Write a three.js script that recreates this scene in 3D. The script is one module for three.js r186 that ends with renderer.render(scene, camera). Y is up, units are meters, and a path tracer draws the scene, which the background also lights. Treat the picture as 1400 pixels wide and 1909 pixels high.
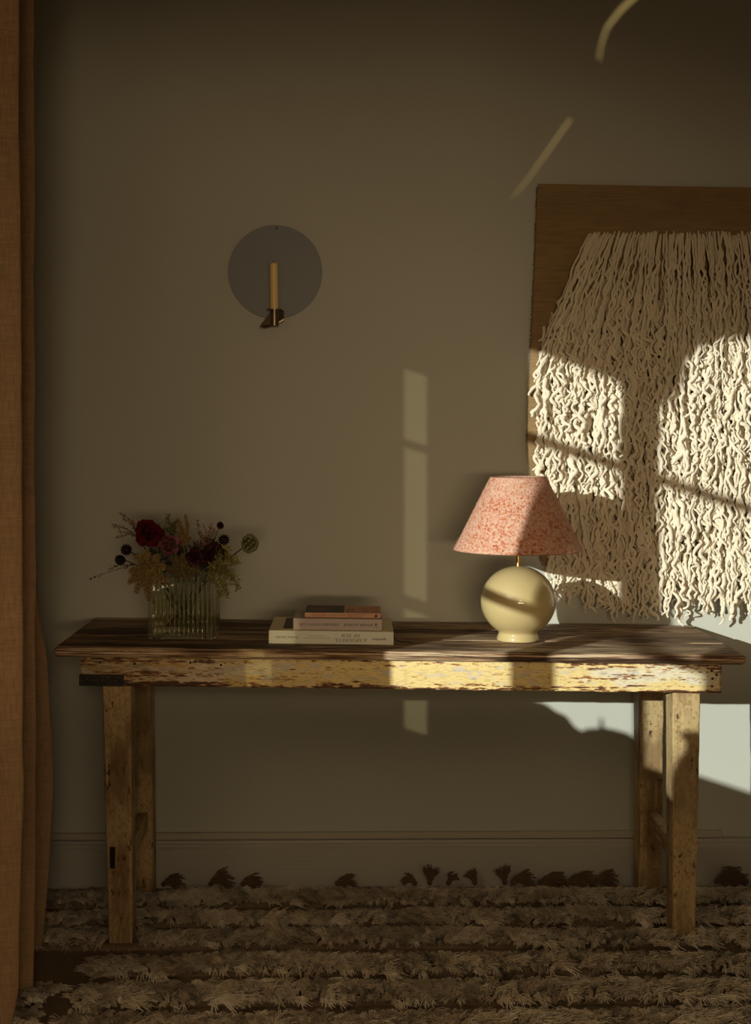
import * as THREE from 'three';
import { RoundedBoxGeometry } from 'three/addons/geometries/RoundedBoxGeometry.js';
import { mergeGeometries, toCreasedNormals } from 'three/addons/utils/BufferGeometryUtils.js';
import { ImprovedNoise } from 'three/addons/math/ImprovedNoise.js';
import { RectAreaLightUniformsLib } from 'three/addons/lights/RectAreaLightUniformsLib.js';

// ---------- camera, sky, sun, out-of-view area lights and added fill, exposure ----------
const scene = new THREE.Scene();
scene.background = new THREE.Color().setRGB(0.10, 0.075, 0.045);
const camera = new THREE.PerspectiveCamera(2 * Math.atan(954.5 / 2718) * 180 / Math.PI, 1400 / 1909, 0.1, 60);
camera.position.set(0, 1.24, 0);
camera.rotation.y = -0.9 * Math.PI / 180;
camera.setViewOffset(1400, 1909, 0, 159.5, 1400, 1909);
const renderer = new THREE.WebGLRenderer({ antialias: true });
renderer.toneMapping = THREE.LinearToneMapping;
renderer.toneMappingExposure = 1.0;
renderer.shadowMap.enabled = true;
RectAreaLightUniformsLib.init();

const WALL = -3.93, LEFT = -1.05;                // back wall plane, left (window) wall plane
const sun = new THREE.DirectionalLight(new THREE.Color().setRGB(0.955, 0.96, 0.81), 3.65);
sun.target.position.set(0.6, 0.7, WALL);
sun.position.set(0.6 - 0.766 * 7, 0.7 + 0.25 * 7, WALL + 7);
sun.shadow.radius = 0.75;
sun.shadow.mapSize.set(2048, 2048);
Object.assign(sun.shadow.camera, { left: -2.5, right: 2.5, top: 2.5, bottom: -2.5, near: 0.5, far: 14 });
scene.add(sun, sun.target);
// warm area light standing in for the unseen sky outside the left window
const WARM_TINT = new THREE.Color().setRGB(1.05, 0.75, 0.41);
const unseenSkyLight = new THREE.RectAreaLight(WARM_TINT, 5.4, 2.6, 1.5);
unseenSkyLight.position.set(LEFT - 0.95, 2.75, WALL + 3.1);
unseenSkyLight.lookAt(0.5, 0.9, WALL + 0.4);
scene.add(unseenSkyLight);
const addedRearFill = new THREE.RectAreaLight(WARM_TINT, 16, 3.4, 2.0);  // added fill behind the camera, brightens wall, table and rug
addedRearFill.position.set(1.7, 2.9, 3.0);
addedRearFill.lookAt(0.2, 0.6, -3.4);
scene.add(addedRearFill);
// added far fill, sent through the rear opening to brighten the mid back wall
const addedFarFill = new THREE.RectAreaLight(WARM_TINT, 35, 6.5, 0.9);
addedFarFill.position.set(1.0, 1.25, 18);
addedFarFill.lookAt(0.3, 1.2, WALL);
scene.add(addedFarFill);

// ---------- small tools ----------
function rng(seed) { let a = seed >>> 0; return () => { a |= 0; a = a + 0x6D2B79F5 | 0; let t = Math.imul(a ^ a >>> 15, 1 | a); t = t + Math.imul(t ^ t >>> 7, 61 | t) ^ t; return ((t ^ t >>> 14) >>> 0) / 4294967296; }; }
const R = rng(7);
const rr = (a, b, r = R) => a + (b - a) * r();
const PN = new ImprovedNoise();
const n3 = (x, y, z) => PN.noise(x + 31.7, y + 17.3, z + 5.1);
const clamp = (x, a = 0, b = 1) => Math.min(b, Math.max(a, x));
const mix = (a, b, t) => a + (b - a) * t;
const sstep = (a, b, x) => { const t = clamp((x - a) / (b - a)); return t * t * (3 - 2 * t); };
function pw(pts, x) { if (x <= pts[0][0]) return pts[0][1]; for (let i = 1; i < pts.length; i++) if (x <= pts[i][0]) return mix(pts[i - 1][1], pts[i][1], (x - pts[i - 1][0]) / (pts[i][0] - pts[i - 1][0])); return pts[pts.length - 1][1]; }

const used = new Map();
function numbered(name) { const k = used.get(name) || 0; used.set(name, k + 1); return k ? name + '_' + String(k).padStart(3, '0') : name; }
function thing(name, label, category, pos = [0, 0, 0], group) {
  const o = new THREE.Group(); o.name = numbered(name); o.position.set(...pos); o.userData = { label, category };
  if (group) o.userData.group = group;
  scene.add(o); return o;
}
function part(name, geo, mat, parent, extra) { const m = new THREE.Mesh(geo, mat); m.name = numbered(name); if (extra) Object.assign(m.userData, extra); parent.add(m); return m; }
function struct(name, geo, mat) { const m = new THREE.Mesh(geo, mat); m.name = name; m.userData.kind = 'structure'; scene.add(m); return m; }
function box(w, h, d, x = 0, y = 0, z = 0) { const g = new THREE.BoxGeometry(w, h, d); g.translate(x, y, z); return g; }
function rbox(w, h, d, r, x = 0, y = 0, z = 0) { const g = new RoundedBoxGeometry(w, h, d, 2, r); g.translate(x, y, z); return g; }
function merge(list) { return mergeGeometries(list.map((g) => { const q = g.index ? g.toNonIndexed() : g; for (const k of Object.keys(q.attributes)) if (!['position', 'normal', 'uv'].includes(k)) q.deleteAttribute(k); return q; })); }
// uv in metres from the face's main direction (u runs along x, or along z on faces that look along x)
function metricUV(g, sx = 1, sy = 1) {
  if (g.index) g = g.toNonIndexed();
  const p = g.attributes.position, n = g.attributes.normal, uv = new Float32Array(p.count * 2);
  for (let i = 0; i < p.count; i++) {
    const ax = Math.abs(n.getX(i)), ay = Math.abs(n.getY(i)), az = Math.abs(n.getZ(i));
    const x = p.getX(i), y = p.getY(i), z = p.getZ(i);
    const [u, v] = ay > ax && ay > az ? [x, z] : ax > az ? [z, y] : [x, y];
    uv[2 * i] = u * sx; uv[2 * i + 1] = v * sy;
  }
  g.setAttribute('uv', new THREE.BufferAttribute(uv, 2)); return g;
}
// a piece of timber: rounded section swept along x, its faces and edges a little worn
function beam(len, h, d, r, steps, wear, seed, taper = null, endRound = 0) {
  const sec = [], q = 4, hy = h / 2, hz = d / 2, m = Math.max(2, Math.round(d / 0.03)), mh = Math.max(2, Math.round(h / 0.03));
  const arc = (cy, cz, a0) => { for (let i = 0; i <= q; i++) { const a = a0 + i / q * Math.PI / 2; sec.push([cy + r * Math.sin(a), cz + r * Math.cos(a)]); } };
  arc(hy - r, hz - r, 0);
  for (let i = 1; i < m; i++) sec.push([hy, hz - r - (d - 2 * r) * i / m]);
  arc(hy - r, -hz + r, Math.PI / 2);
  for (let i = 1; i < mh; i++) sec.push([hy - r - (h - 2 * r) * i / mh, -hz]);
  arc(-hy + r, -hz + r, Math.PI);
  for (let i = 1; i < m; i++) sec.push([-hy, -hz + r + (d - 2 * r) * i / m]);
  arc(-hy + r, hz - r, Math.PI * 1.5);
  for (let i = 1; i < mh; i++) sec.push([-hy + r + (h - 2 * r) * i / mh, hz]);
  const N = sec.length, pos = [], uv = [], idx = [], per = [0];
  for (let i = 1; i <= N; i++) { const a = sec[i - 1], b = sec[i % N]; per.push(per[i - 1] + Math.hypot(a[0] - b[0], a[1] - b[1])); }
  const rings = []; const er = Math.max(endRound, r * 0.6);
  for (const e of [0, 0.12, 0.4, 1]) rings.push([-len / 2 + er * (1 - Math.cos(e * Math.PI / 2)) * 0.9, 1 - (1 - Math.sin(e * Math.PI / 2)) * er / Math.max(h, d) * 1.6, e]);
  for (let i = 1; i < steps; i++) rings.push([-len / 2 + er + (len - 2 * er) * i / steps, 1, 1]);
  for (const e of [1, 0.4, 0.12, 0]) rings.push([len / 2 - er * (1 - Math.cos(e * Math.PI / 2)) * 0.9, 1 - (1 - Math.sin(e * Math.PI / 2)) * er / Math.max(h, d) * 1.6, e]);
  for (const [x, s] of rings) {
    const t = taper ? taper(x / len + 0.5) : [1, 1, 0, 0];
    for (let i = 0; i <= N; i++) {
      const [y, z] = sec[i % N];
      const edge = Math.abs(Math.abs(y) - hy) < r * 0.95 && Math.abs(Math.abs(z) - hz) < r * 0.95 ? 1 : 0.25;
      const w = wear * edge * (n3(x * 14 + seed, y * 30, z * 30) + 0.6 * n3(x * 45 + seed, y * 60, z * 60));
      const f = 1 + w / Math.max(0.02, Math.hypot(y, z));
      const inset = s < 1 ? Math.max(h, d) * (1 - s) / 1.6 : 0;
      pos.push(x, Math.sign(y) * Math.max(0, Math.abs(y) - inset) * f * t[0] + t[2], Math.sign(z) * Math.max(0, Math.abs(z) - inset) * f * t[1] + t[3]);
      uv.push(x, per[i]);
    }
  }
  const C = N + 1;
  for (let j = 0; j < rings.length - 1; j++) for (let i = 0; i < N; i++) { const a = j * C + i, b = a + 1, c = a + C, e = c + 1; idx.push(a, b, c, b, e, c); }
  for (const [j, flip] of [[0, 0], [rings.length - 1, 1]]) {
    const base = pos.length / 3, t = [0, 0, 0];
    for (let i = 0; i < N; i++) { const k = (j * C + i) * 3; pos.push(pos[k], pos[k + 1], pos[k + 2]); uv.push(pos[k + 2], pos[k + 1]); t[0] += pos[k] / N; t[1] += pos[k + 1] / N; t[2] += pos[k + 2] / N; }
    pos.push(...t); uv.push(t[2], t[1]);
    for (let i = 0; i < N; i++) { const a = base + i, b = base + (i + 1) % N; if (flip) idx.push(a, b, base + N); else idx.push(b, a, base + N); }
  }
  const g = new THREE.BufferGeometry();
  g.setAttribute('position', new THREE.Float32BufferAttribute(pos, 3)); g.setAttribute('uv', new THREE.Float32BufferAttribute(uv, 2)); g.setIndex(idx);
  g.computeVertexNormals();
  const nn = g.attributes.normal;                                     // close the seam of the section
  for (let j = 0; j < rings.length; j++) { const a = j * C, b = a + N, v = new THREE.Vector3(nn.getX(a) + nn.getX(b), nn.getY(a) + nn.getY(b), nn.getZ(a) + nn.getZ(b)).normalize(); nn.setXYZ(a, v.x, v.y, v.z); nn.setXYZ(b, v.x, v.y, v.z); }
  return g;
}
// a yarn or stem: tube along points with a radius at each
function strand(pts, rad, sides = 6, capEnd = true) {
  const n = pts.length, pos = [], idx = [], uv = []; let L = 0;
  const T = new THREE.Vector3(), A = new THREE.Vector3(), B = new THREE.Vector3(), ref = new THREE.Vector3(0.31, 0.17, 0.93).normalize();
  for (let i = 0; i < n; i++) {
    const p = pts[i], a = pts[Math.max(0, i - 1)], b = pts[Math.min(n - 1, i + 1)];
    T.set(b[0] - a[0], b[1] - a[1], b[2] - a[2]).normalize();
    if (i) L += Math.hypot(p[0] - a[0], p[1] - a[1], p[2] - a[2]);
    A.crossVectors(T, ref); if (A.lengthSq() < 0.01) A.set(1, 0, 0).cross(T); A.normalize(); B.crossVectors(T, A);
    const r = typeof rad === 'number' ? rad : rad[i];
    for (let k = 0; k <= sides; k++) { const t = k / sides * Math.PI * 2, c = Math.cos(t) * r, s = Math.sin(t) * r; pos.push(p[0] + A.x * c + B.x * s, p[1] + A.y * c + B.y * s, p[2] + A.z * c + B.z * s); uv.push(k / sides * r * 6.28, L); }
  }
  const C = sides + 1;
  for (let i = 0; i < n - 1; i++) for (let k = 0; k < sides; k++) { const a = i * C + k, b = a + 1, c = a + C, d = c + 1; idx.push(a, c, b, b, c, d); }
  if (capEnd) for (const [i, f] of [[0, 1], [n - 1, 0]]) { const o = pos.length / 3, p = pts[i], q = pts[i ? n - 2 : 1], r = typeof rad === 'number' ? rad : rad[i]; const l = Math.hypot(p[0] - q[0], p[1] - q[1], p[2] - q[2]) || 1; pos.push(p[0] + (p[0] - q[0]) / l * r * 0.7, p[1] + (p[1] - q[1]) / l * r * 0.7, p[2] + (p[2] - q[2]) / l * r * 0.7); uv.push(0, 0); for (let k = 0; k < sides; k++) { const a = i * C + k; if (f) idx.push(a, a + 1, o); else idx.push(a + 1, a, o); } }
  const g = new THREE.BufferGeometry();
  g.setAttribute('position', new THREE.Float32BufferAttribute(pos, 3)); g.setAttribute('uv', new THREE.Float32BufferAttribute(uv, 2)); g.setIndex(idx); g.computeVertexNormals();
  return g;
}
const curve = (pts, n) => new THREE.CatmullRomCurve3(pts.map((p) => new THREE.Vector3(...p))).getPoints(n).map((v) => v.toArray());

// ---------- textures ----------
function lattice(seed) { const r = rng(seed), a = new Float32Array(65536); for (let i = 0; i < a.length; i++) a[i] = r(); return a; }
const LAT = lattice(99);
function vn(x, y, px, py, s) {                      // tiling value noise
  const xi = Math.floor(x), yi = Math.floor(y), fx = x - xi, fy = y - yi, ux = fx * fx * (3 - 2 * fx), uy = fy * fy * (3 - 2 * fy);
  const h = (i, j) => LAT[((((i % px) + px) % px) * 157 + (((j % py) + py) % py) * 311 + s * 1013) & 65535];
  return mix(mix(h(xi, yi), h(xi + 1, yi), ux), mix(h(xi, yi + 1), h(xi + 1, yi + 1), ux), uy);
}
function fbm(u, v, fx, fy, oct, s) { let a = 0, w = 0.5, t = 0; for (let o = 0; o < oct; o++) { a += w * vn(u * fx, v * fy, fx, fy, s + o * 7); t += w; w *= 0.55; fx *= 2; fy *= 2; } return a / t; }
function tex(w, h, fn, srgb = true, rep = null) {
  const d = new Uint8Array(w * h * 4);
  for (let y = 0; y < h; y++) for (let x = 0; x < w; x++) { const c = fn(x / w, y / h), k = (y * w + x) * 4; if (typeof c === 'number') d[k] = d[k + 1] = d[k + 2] = clamp(c) * 255; else { d[k] = clamp(c[0], 0, 255); d[k + 1] = clamp(c[1], 0, 255); d[k + 2] = clamp(c[2], 0, 255); } d[k + 3] = 255; }
  const t = new THREE.DataTexture(d, w, h); t.wrapS = t.wrapT = THREE.RepeatWrapping; t.magFilter = THREE.LinearFilter; t.minFilter = THREE.LinearFilter;
  if (srgb) t.colorSpace = THREE.SRGBColorSpace; if (rep) t.repeat.set(...rep); t.needsUpdate = true; return t;
}
const mix3 = (a, b, t) => [mix(a[0], b[0], t), mix(a[1], b[1], t), mix(a[2], b[2], t)];
const lin = (r, g, b) => new THREE.Color().setRGB(r, g, b);
const M = (o) => new THREE.MeshStandardMaterial({ roughness: 0.8, metalness: 0, ...o });

// plaster
const plasterBump = tex(512, 512, (u, v) => 0.6 * fbm(u, v, 8, 8, 5, 3) + 0.4 * vn(u * 160, v * 160, 160, 160, 5), false, [1.2, 1.2]);
const wallMat = M({ color: lin(0.565, 0.585, 0.55), roughness: 0.92, bumpMap: plasterBump, bumpScale: 0.0004 });
const roomMat = M({ color: lin(0.42, 0.32, 0.2), roughness: 0.95 });
const trimMat = M({ color: lin(0.49, 0.48, 0.46), roughness: 0.45, bumpMap: tex(512, 128, (u, v) => fbm(u, v, 4, 40, 4, 11), false, [0.8, 6]), bumpScale: 0.0008 });

// weathered bare wood (table top): 1.6 m x 0.5 m
function topField(u, v) {
  const warp = (fbm(u, v, 3, 4, 3, 20) - 0.5) * 0.05;
  const g1 = fbm(u, v + warp, 4, 40, 5, 21), g2 = fbm(u, v + warp, 10, 130, 3, 25), wear = fbm(u, v, 5, 6, 4, 29), crack = Math.abs(fbm(u, v + warp, 3, 26, 3, 33) - 0.5);
  return [g1, g2, wear, crack];
}
const topTex = tex(2048, 640, (u, v) => {
  const [g1, g2, wear, crack] = topField(u, v);
  const fine = fbm(u, v, 24, 200, 3, 44);
  let c = mix3([94, 68, 48], [192, 158, 122], sstep(0.3, 0.7, g1 * 0.2 + g2 * 0.35 + fine * 0.45));
  c = mix3(c, [232, 214, 188], sstep(0.46, 0.66, fine * 0.45 + wear * 0.55) * 0.75);
  c = mix3(c, [46, 31, 22], sstep(0.48, 0.30, wear * 0.75 + fine * 0.25) * 0.7);
  c = mix3(c, [24, 17, 12], (1 - sstep(0.003, 0.016, crack)) * 0.85);
  const sp = vn(u * 600, v * 190, 600, 190, 40); if (sp > 0.93) c = mix3(c, [226, 214, 198], 0.35 * sstep(0.42, 0.58, wear));
  return c;
}, true, [1 / 1.6, 1 / 0.5]);
const topBump = tex(1024, 320, (u, v) => { const [g1, g2, wear, crack] = topField(u, v); return 0.35 * g1 + 0.4 * g2 + 0.25 * sstep(0, 0.03, crack); }, false, [1 / 1.6, 1 / 0.5]);
const topMat = M({ map: topTex, bumpMap: topBump, bumpScale: 0.0045, roughness: 0.75 });

// flaking cream paint over orange wood: the long apron
// (v 0.565 to 0.91 of the sheet is the front face; paint has worn off most along its upper and lower edge)
function apronField(u, v) {
  const e = Math.min(Math.abs(v - 0.565), Math.abs(v - 0.91)), edge = 1 - sstep(0.0, 0.11, e);
  const streak = fbm(u, v, 9, 48, 4, 50), chip = fbm(u, v, 70, 40, 4, 62), big = fbm(u, v, 7, 4, 4, 58), fine = fbm(u, v, 160, 90, 2, 66);
  const loss = 0.42 * streak + 0.36 * chip + 0.22 * fine + 0.12 * edge + 0.22 * (big - 0.5);
  return { streak, chip, big, fine, edge, loss };
}
const apronTex = tex(2048, 320, (u, v) => {
  const { streak, chip, big, fine, edge, loss } = apronField(u, v);
  let paint = mix3([242, 220, 158], [236, 228, 206], sstep(0.47, 0.62, big));
  paint = mix3(paint, [208, 182, 116], sstep(0.5, 0.72, fine) * 0.55);
  const wood = mix3([112, 68, 38], [206, 148, 94], fine * 0.6 + streak * 0.4);
  let c = mix3(paint, wood, sstep(0.60, 0.64, loss + 0.02 * edge));
  c = mix3(c, [214, 208, 204], sstep(0.6, 0.64, fbm(u, v, 44, 22, 4, 70)) * 0.7 * (1 - edge));
  c = mix3(c, [70, 42, 28], sstep(0.675, 0.715, loss + 0.045 * edge) * 0.8);
  const grime = sstep(0.36, 0.06, u + 0.25 * (big - 0.5)) * (0.55 + 0.45 * sstep(0.35, 0.6, chip));
  return [c[0] * (1 - 0.27 * grime), c[1] * (1 - 0.35 * grime), c[2] * (1 - 0.46 * grime)];
}, true, [1 / 1.5, 1 / 0.2]);
const apronBump = tex(1024, 160, (u, v) => { const f = apronField(u, v); return 1 - 0.6 * sstep(0.585, 0.625, f.loss) - 0.25 * f.streak; }, false, [1 / 1.5, 1 / 0.2]);
const apronMat = M({ map: apronTex, bumpMap: apronBump, bumpScale: 0.0018, roughness: 0.62 });
// ochre painted legs, stained
const legTex = tex(1024, 256, (u, v) => {
  const g = fbm(u, v, 5, 30, 4, 80), big = fbm(u, v, 7, 4, 4, 84), chip = fbm(u, v, 30, 20, 4, 88);
  let c = mix3([192, 170, 126], [148, 125, 92], sstep(0.35, 0.65, big));
  c = mix3(c, [214, 188, 140], sstep(0.55, 0.75, g) * 0.6);
  c = mix3(c, [122, 84, 48], sstep(0.54, 0.72, chip * 0.5 + big * 0.5) * 0.65);
  c = mix3(c, [150, 112, 70], sstep(0.5, 0.7, fbm(u, v, 120, 60, 3, 93)) * 0.5);
  c = mix3(c, [62, 40, 26], sstep(0.70, 0.76, chip * 0.75 + fbm(u, v, 120, 60, 3, 93) * 0.25) * 0.8);
  return c;
}, true, [1 / 0.8, 1 / 0.25]);
const legMat = M({ map: legTex, bumpMap: tex(512, 128, (u, v) => 0.6 * fbm(u, v, 5, 30, 4, 80) + 0.4 * fbm(u, v, 30, 20, 4, 88), false, [1 / 0.8, 1 / 0.25]), bumpScale: 0.002, roughness: 0.6 });

// plain weave relief
const weaveBump = tex(128, 128, (u, v) => { const a = Math.sin(u * Math.PI * 32), b = Math.sin(v * Math.PI * 32); return 0.5 + 0.25 * a * b + 0.25 * (vn(u * 16, v * 64, 16, 64, 4) - 0.5); }, false, [30, 30]);

// ---------- the room ----------
const RX = 2.7, ZF = 1.6, CEIL = 3.12;
struct('wall_back', metricUV(box(RX - LEFT + 0.4, CEIL + 0.1, 0.12, (RX + LEFT) / 2, CEIL / 2, WALL - 0.06)), wallMat);
struct('floor', metricUV(box(RX - LEFT + 0.4, 0.1, ZF - WALL + 0.4, (RX + LEFT) / 2, -0.05, (ZF + WALL) / 2)), M({ color: lin(0.10, 0.065, 0.04), roughness: 0.5 }));
struct('ceiling', box(RX - LEFT + 0.4, 0.1, ZF - WALL + 0.4, (RX + LEFT) / 2, CEIL + 0.05, (ZF + WALL) / 2), roomMat);
struct('wall_right', box(0.1, CEIL, ZF - WALL + 0.2, RX + 0.05, CEIL / 2, (ZF + WALL) / 2), roomMat);
{ // wall behind the camera; its window is added and shaped to spread the fill
  const s = new THREE.Shape(); [[LEFT - 0.2, 0], [RX + 0.2, 0], [RX + 0.2, CEIL], [LEFT - 0.2, CEIL]].forEach(([x, y], i) => i ? s.lineTo(x, y) : s.moveTo(x, y)); s.closePath();
  const h = new THREE.Path(); [[-0.4, 0.72], [1.3, 0.72], [1.3, 1.5], [0.7, 1.85], [-0.4, 2.15]].forEach(([x, y], i) => i ? h.lineTo(x, y) : h.moveTo(x, y)); h.closePath(); s.holes.push(h);
  const g = new THREE.ExtrudeGeometry(s, { depth: 0.1, bevelEnabled: false }); g.translate(0, 0, ZF); struct('wall_front', g, roomMat);
  struct('added_window_2', merge([box(1.7, 0.05, 0.05, 0.45, 0.745, ZF + 0.07), box(0.05, 1.4, 0.05, -0.375, 1.43, ZF + 0.07), box(0.05, 0.8, 0.05, 1.275, 1.12, ZF + 0.07), box(0.05, 1.18, 0.05, 0.45, 1.32, ZF + 0.07)]), trimMat);  // frame bars of the added rear opening
}
{ // left wall with the window opening; shapes are drawn as (distance from the back wall, height) and turned to stand along z
  const O = { d0: 1.36, d1: 3.2, h0: 0.76, h1: 3.06 };
  const rect = (a, b, c, d) => { const s = new THREE.Path(); s.moveTo(a, c); s.lineTo(b, c); s.lineTo(b, d); s.lineTo(a, d); s.closePath(); return s; };
  const poly = (pts) => { const s = new THREE.Path(); pts.forEach(([x, y], i) => i ? s.lineTo(x, y) : s.moveTo(x, y)); s.closePath(); return s; };
  const stand = (g, x) => { g.rotateY(-Math.PI / 2); g.translate(x, 0, WALL); return g; };      // shape x -> +z, depth -> -x
  const wall = new THREE.Shape(); wall.moveTo(-0.1, 0); wall.lineTo(ZF - WALL + 0.1, 0); wall.lineTo(ZF - WALL + 0.1, CEIL); wall.lineTo(-0.1, CEIL); wall.closePath();
  wall.holes.push(rect(O.d0, O.d1, O.h0, O.h1), rect(3.42, 4.35, 0.45, 2.13));  // second hole serves the unseen window beside the camera
  struct('wall_left', stand(new THREE.ExtrudeGeometry(wall, { depth: 0.07, bevelEnabled: false }), LEFT), roomMat);
  const win = new THREE.Group(); win.name = 'window_1'; win.userData.kind = 'structure'; scene.add(win);
  const wood = M({ color: lin(0.5, 0.45, 0.38), roughness: 0.5 }), linen = M({ color: lin(0.45, 0.35, 0.24), roughness: 0.95 });
  // frame boards with the casement openings and an unseen slot for a light strip
  const fr = new THREE.Shape(); fr.moveTo(O.d0 - 0.03, O.h0 - 0.02); fr.lineTo(O.d1 + 0.03, O.h0 - 0.02); fr.lineTo(O.d1 + 0.03, 2.2); fr.lineTo(O.d0 - 0.03, 2.2); fr.closePath();
  fr.holes.push(rect(2.0, 2.372, 0.90, 2.13), rect(2.502, 2.965, 0.90, 2.19), rect(1.553, 1.638, 0.815, 1.785));
  part('window_frame', stand(new THREE.ExtrudeGeometry(fr, { depth: 0.006, bevelEnabled: false }), LEFT), wood, win);
  // glazing bars of both casements, and bars that break the slot light strip
  for (const h of [1.285, 1.712]) part('sash_bar', box(0.012, 0.026, 1.03, LEFT - 0.012, h, WALL + 2.47), wood, win);
  part('sash_bar', box(0.01, 0.02, 0.12, LEFT - 0.012, 1.588, WALL + 1.595), wood, win);
  part('sash_bar', box(0.01, 0.034, 0.12, LEFT - 0.012, 1.16, WALL + 1.595), wood, win);
  // unseen tinted slot pane, stands in for a reflected strip of sun
  part('unseen_slot_pane', box(0.002, 1.03, 0.13, LEFT - 0.024, 1.295, WALL + 1.595), new THREE.MeshPhysicalMaterial({ color: lin(0.36, 0.335, 0.25), transmission: 1, thickness: 0, roughness: 0.0, ior: 1.05 }), win);
  // unseen blinds cut to shape the sun patches; curved slits draw the wall streaks
  const up = new THREE.Shape(); up.moveTo(O.d0 - 0.02, 2.19); up.lineTo(O.d1 + 0.02, 2.19); up.lineTo(O.d1 + 0.02, O.h1 + 0.02); up.lineTo(O.d0 - 0.02, O.h1 + 0.02); up.closePath();
  const slit = (pts, w) => { const a = [], b = []; pts.forEach(([d, h, k], i) => { const p = pts[Math.max(0, i - 1)], q = pts[Math.min(pts.length - 1, i + 1)], l = Math.hypot(q[0] - p[0], q[1] - p[1]), nx = -(q[1] - p[1]) / l, ny = (q[0] - p[0]) / l; a.push([d + nx * w * k, h + ny * w * k]); b.unshift([d - nx * w * k, h - ny * w * k]); }); return poly([...a, ...b]); };
  up.holes.push(slit([[2.242, 2.791, 1], [2.250, 2.833, 1.1], [2.270, 2.885, 1.3], [2.318, 2.944, 1.5], [2.385, 3.01, 1.7]], 0.0032));
  up.holes.push(slit([[1.934, 2.339, 0.45], [1.99, 2.404, 0.7], [2.057, 2.493, 0.9], [2.104, 2.556, 1], [2.142, 2.606, 1.05]], 0.0026));
  part('unseen_blind', stand(new THREE.ExtrudeGeometry(up, { depth: 0.002, bevelEnabled: false }), LEFT - 0.001), linen, win);
  part('added_tint_sheet', box(0.002, 0.84, 1.2, LEFT - 0.03, 2.63, WALL + 2.25), new THREE.MeshPhysicalMaterial({ color: lin(0.85, 0.70, 0.46), transmission: 1, thickness: 0, roughness: 0, ior: 1.05 }), win);  // added sheet that warms the sunlight coming through the curved slits
  const l2 = new THREE.Shape(); l2.moveTo(1.95, 1.945); l2.lineTo(2.40, 1.93); l2.lineTo(2.40, 2.19); l2.lineTo(1.95, 2.19); l2.closePath();
  part('unseen_blind', stand(new THREE.ExtrudeGeometry(l2, { depth: 0.002, bevelEnabled: false }), LEFT + 0.004), linen, win);  // out of view, trims the top of the left sun patch
  const r2 = new THREE.Shape(); [[2.45, 1.83], [2.47, 1.855], [2.515, 1.905], [2.571, 1.97], [2.60, 2.05], [2.64, 2.095], [2.73, 2.135], [2.823, 2.165], [2.98, 2.18], [2.98, 2.2], [2.45, 2.2]].forEach(([x, y], i) => i ? r2.lineTo(x, y) : r2.moveTo(x, y)); r2.closePath();
  part('unseen_blind', stand(new THREE.ExtrudeGeometry(r2, { depth: 0.002, bevelEnabled: false }), LEFT + 0.004), linen, win);  // out of view, cuts the slanted top of the right sun patch
  part('sill_board', rbox(0.2, 0.025, 1.45, 0.006, LEFT + 0.04, 0.8875, WALL + 2.505), wood, win);
}
{ // unseen window beside the camera, brings sun bounce to the right of the rug
  const wd = M({ color: lin(0.5, 0.45, 0.38), roughness: 0.5 }), b = [];
  for (const [h, y] of [[0.05, 0.475], [0.03, 1.285], [0.03, 1.712], [0.05, 2.105]]) b.push(box(0.04, h, 0.93, LEFT - 0.03, y, WALL + 3.885));
  for (const d of [3.445, 3.885, 4.325]) b.push(box(0.04, 1.68, 0.05, LEFT - 0.03, 1.29, WALL + d));
  struct('unseen_window_3', merge(b), wd);
}
// skirting board and the cable duct on top of it
{
  const s = new THREE.Shape(); [[0, 0], [0.022, 0], [0.022, 0.108], [0.017, 0.113], [0.0165, 0.119], [0.013, 0.121], [0.0115, 0.128], [0, 0.131]].forEach(([x, y], i) => i ? s.lineTo(x, y) : s.moveTo(x, y)); s.closePath();
  const g = new THREE.ExtrudeGeometry(s, { depth: RX - LEFT, bevelEnabled: false }); g.rotateY(Math.PI / 2); g.scale(1, 1, -1); g.translate(LEFT, 0, WALL);
  const gi = g.index ? g.toNonIndexed() : g, p = gi.attributes.position;
  for (let i = 0; i < p.count; i += 3) { const a = [p.getX(i), p.getY(i), p.getZ(i)]; p.setXYZ(i, p.getX(i + 1), p.getY(i + 1), p.getZ(i + 1)); p.setXYZ(i + 1, ...a); }
  gi.computeVertexNormals();
  struct('baseboard_back', metricUV(gi), trimMat);
  struct('trim_1', metricUV(merge([rbox(2.03, 0.018, 0.014, 0.002, -0.021, 0.1405, WALL + 0.007), rbox(0.006, 0.02, 0.016, 0.002, 0.992, 0.1405, WALL + 0.008)])), M({ color: lin(0.53, 0.5, 0.45), roughness: 0.5 }));
}

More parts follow.
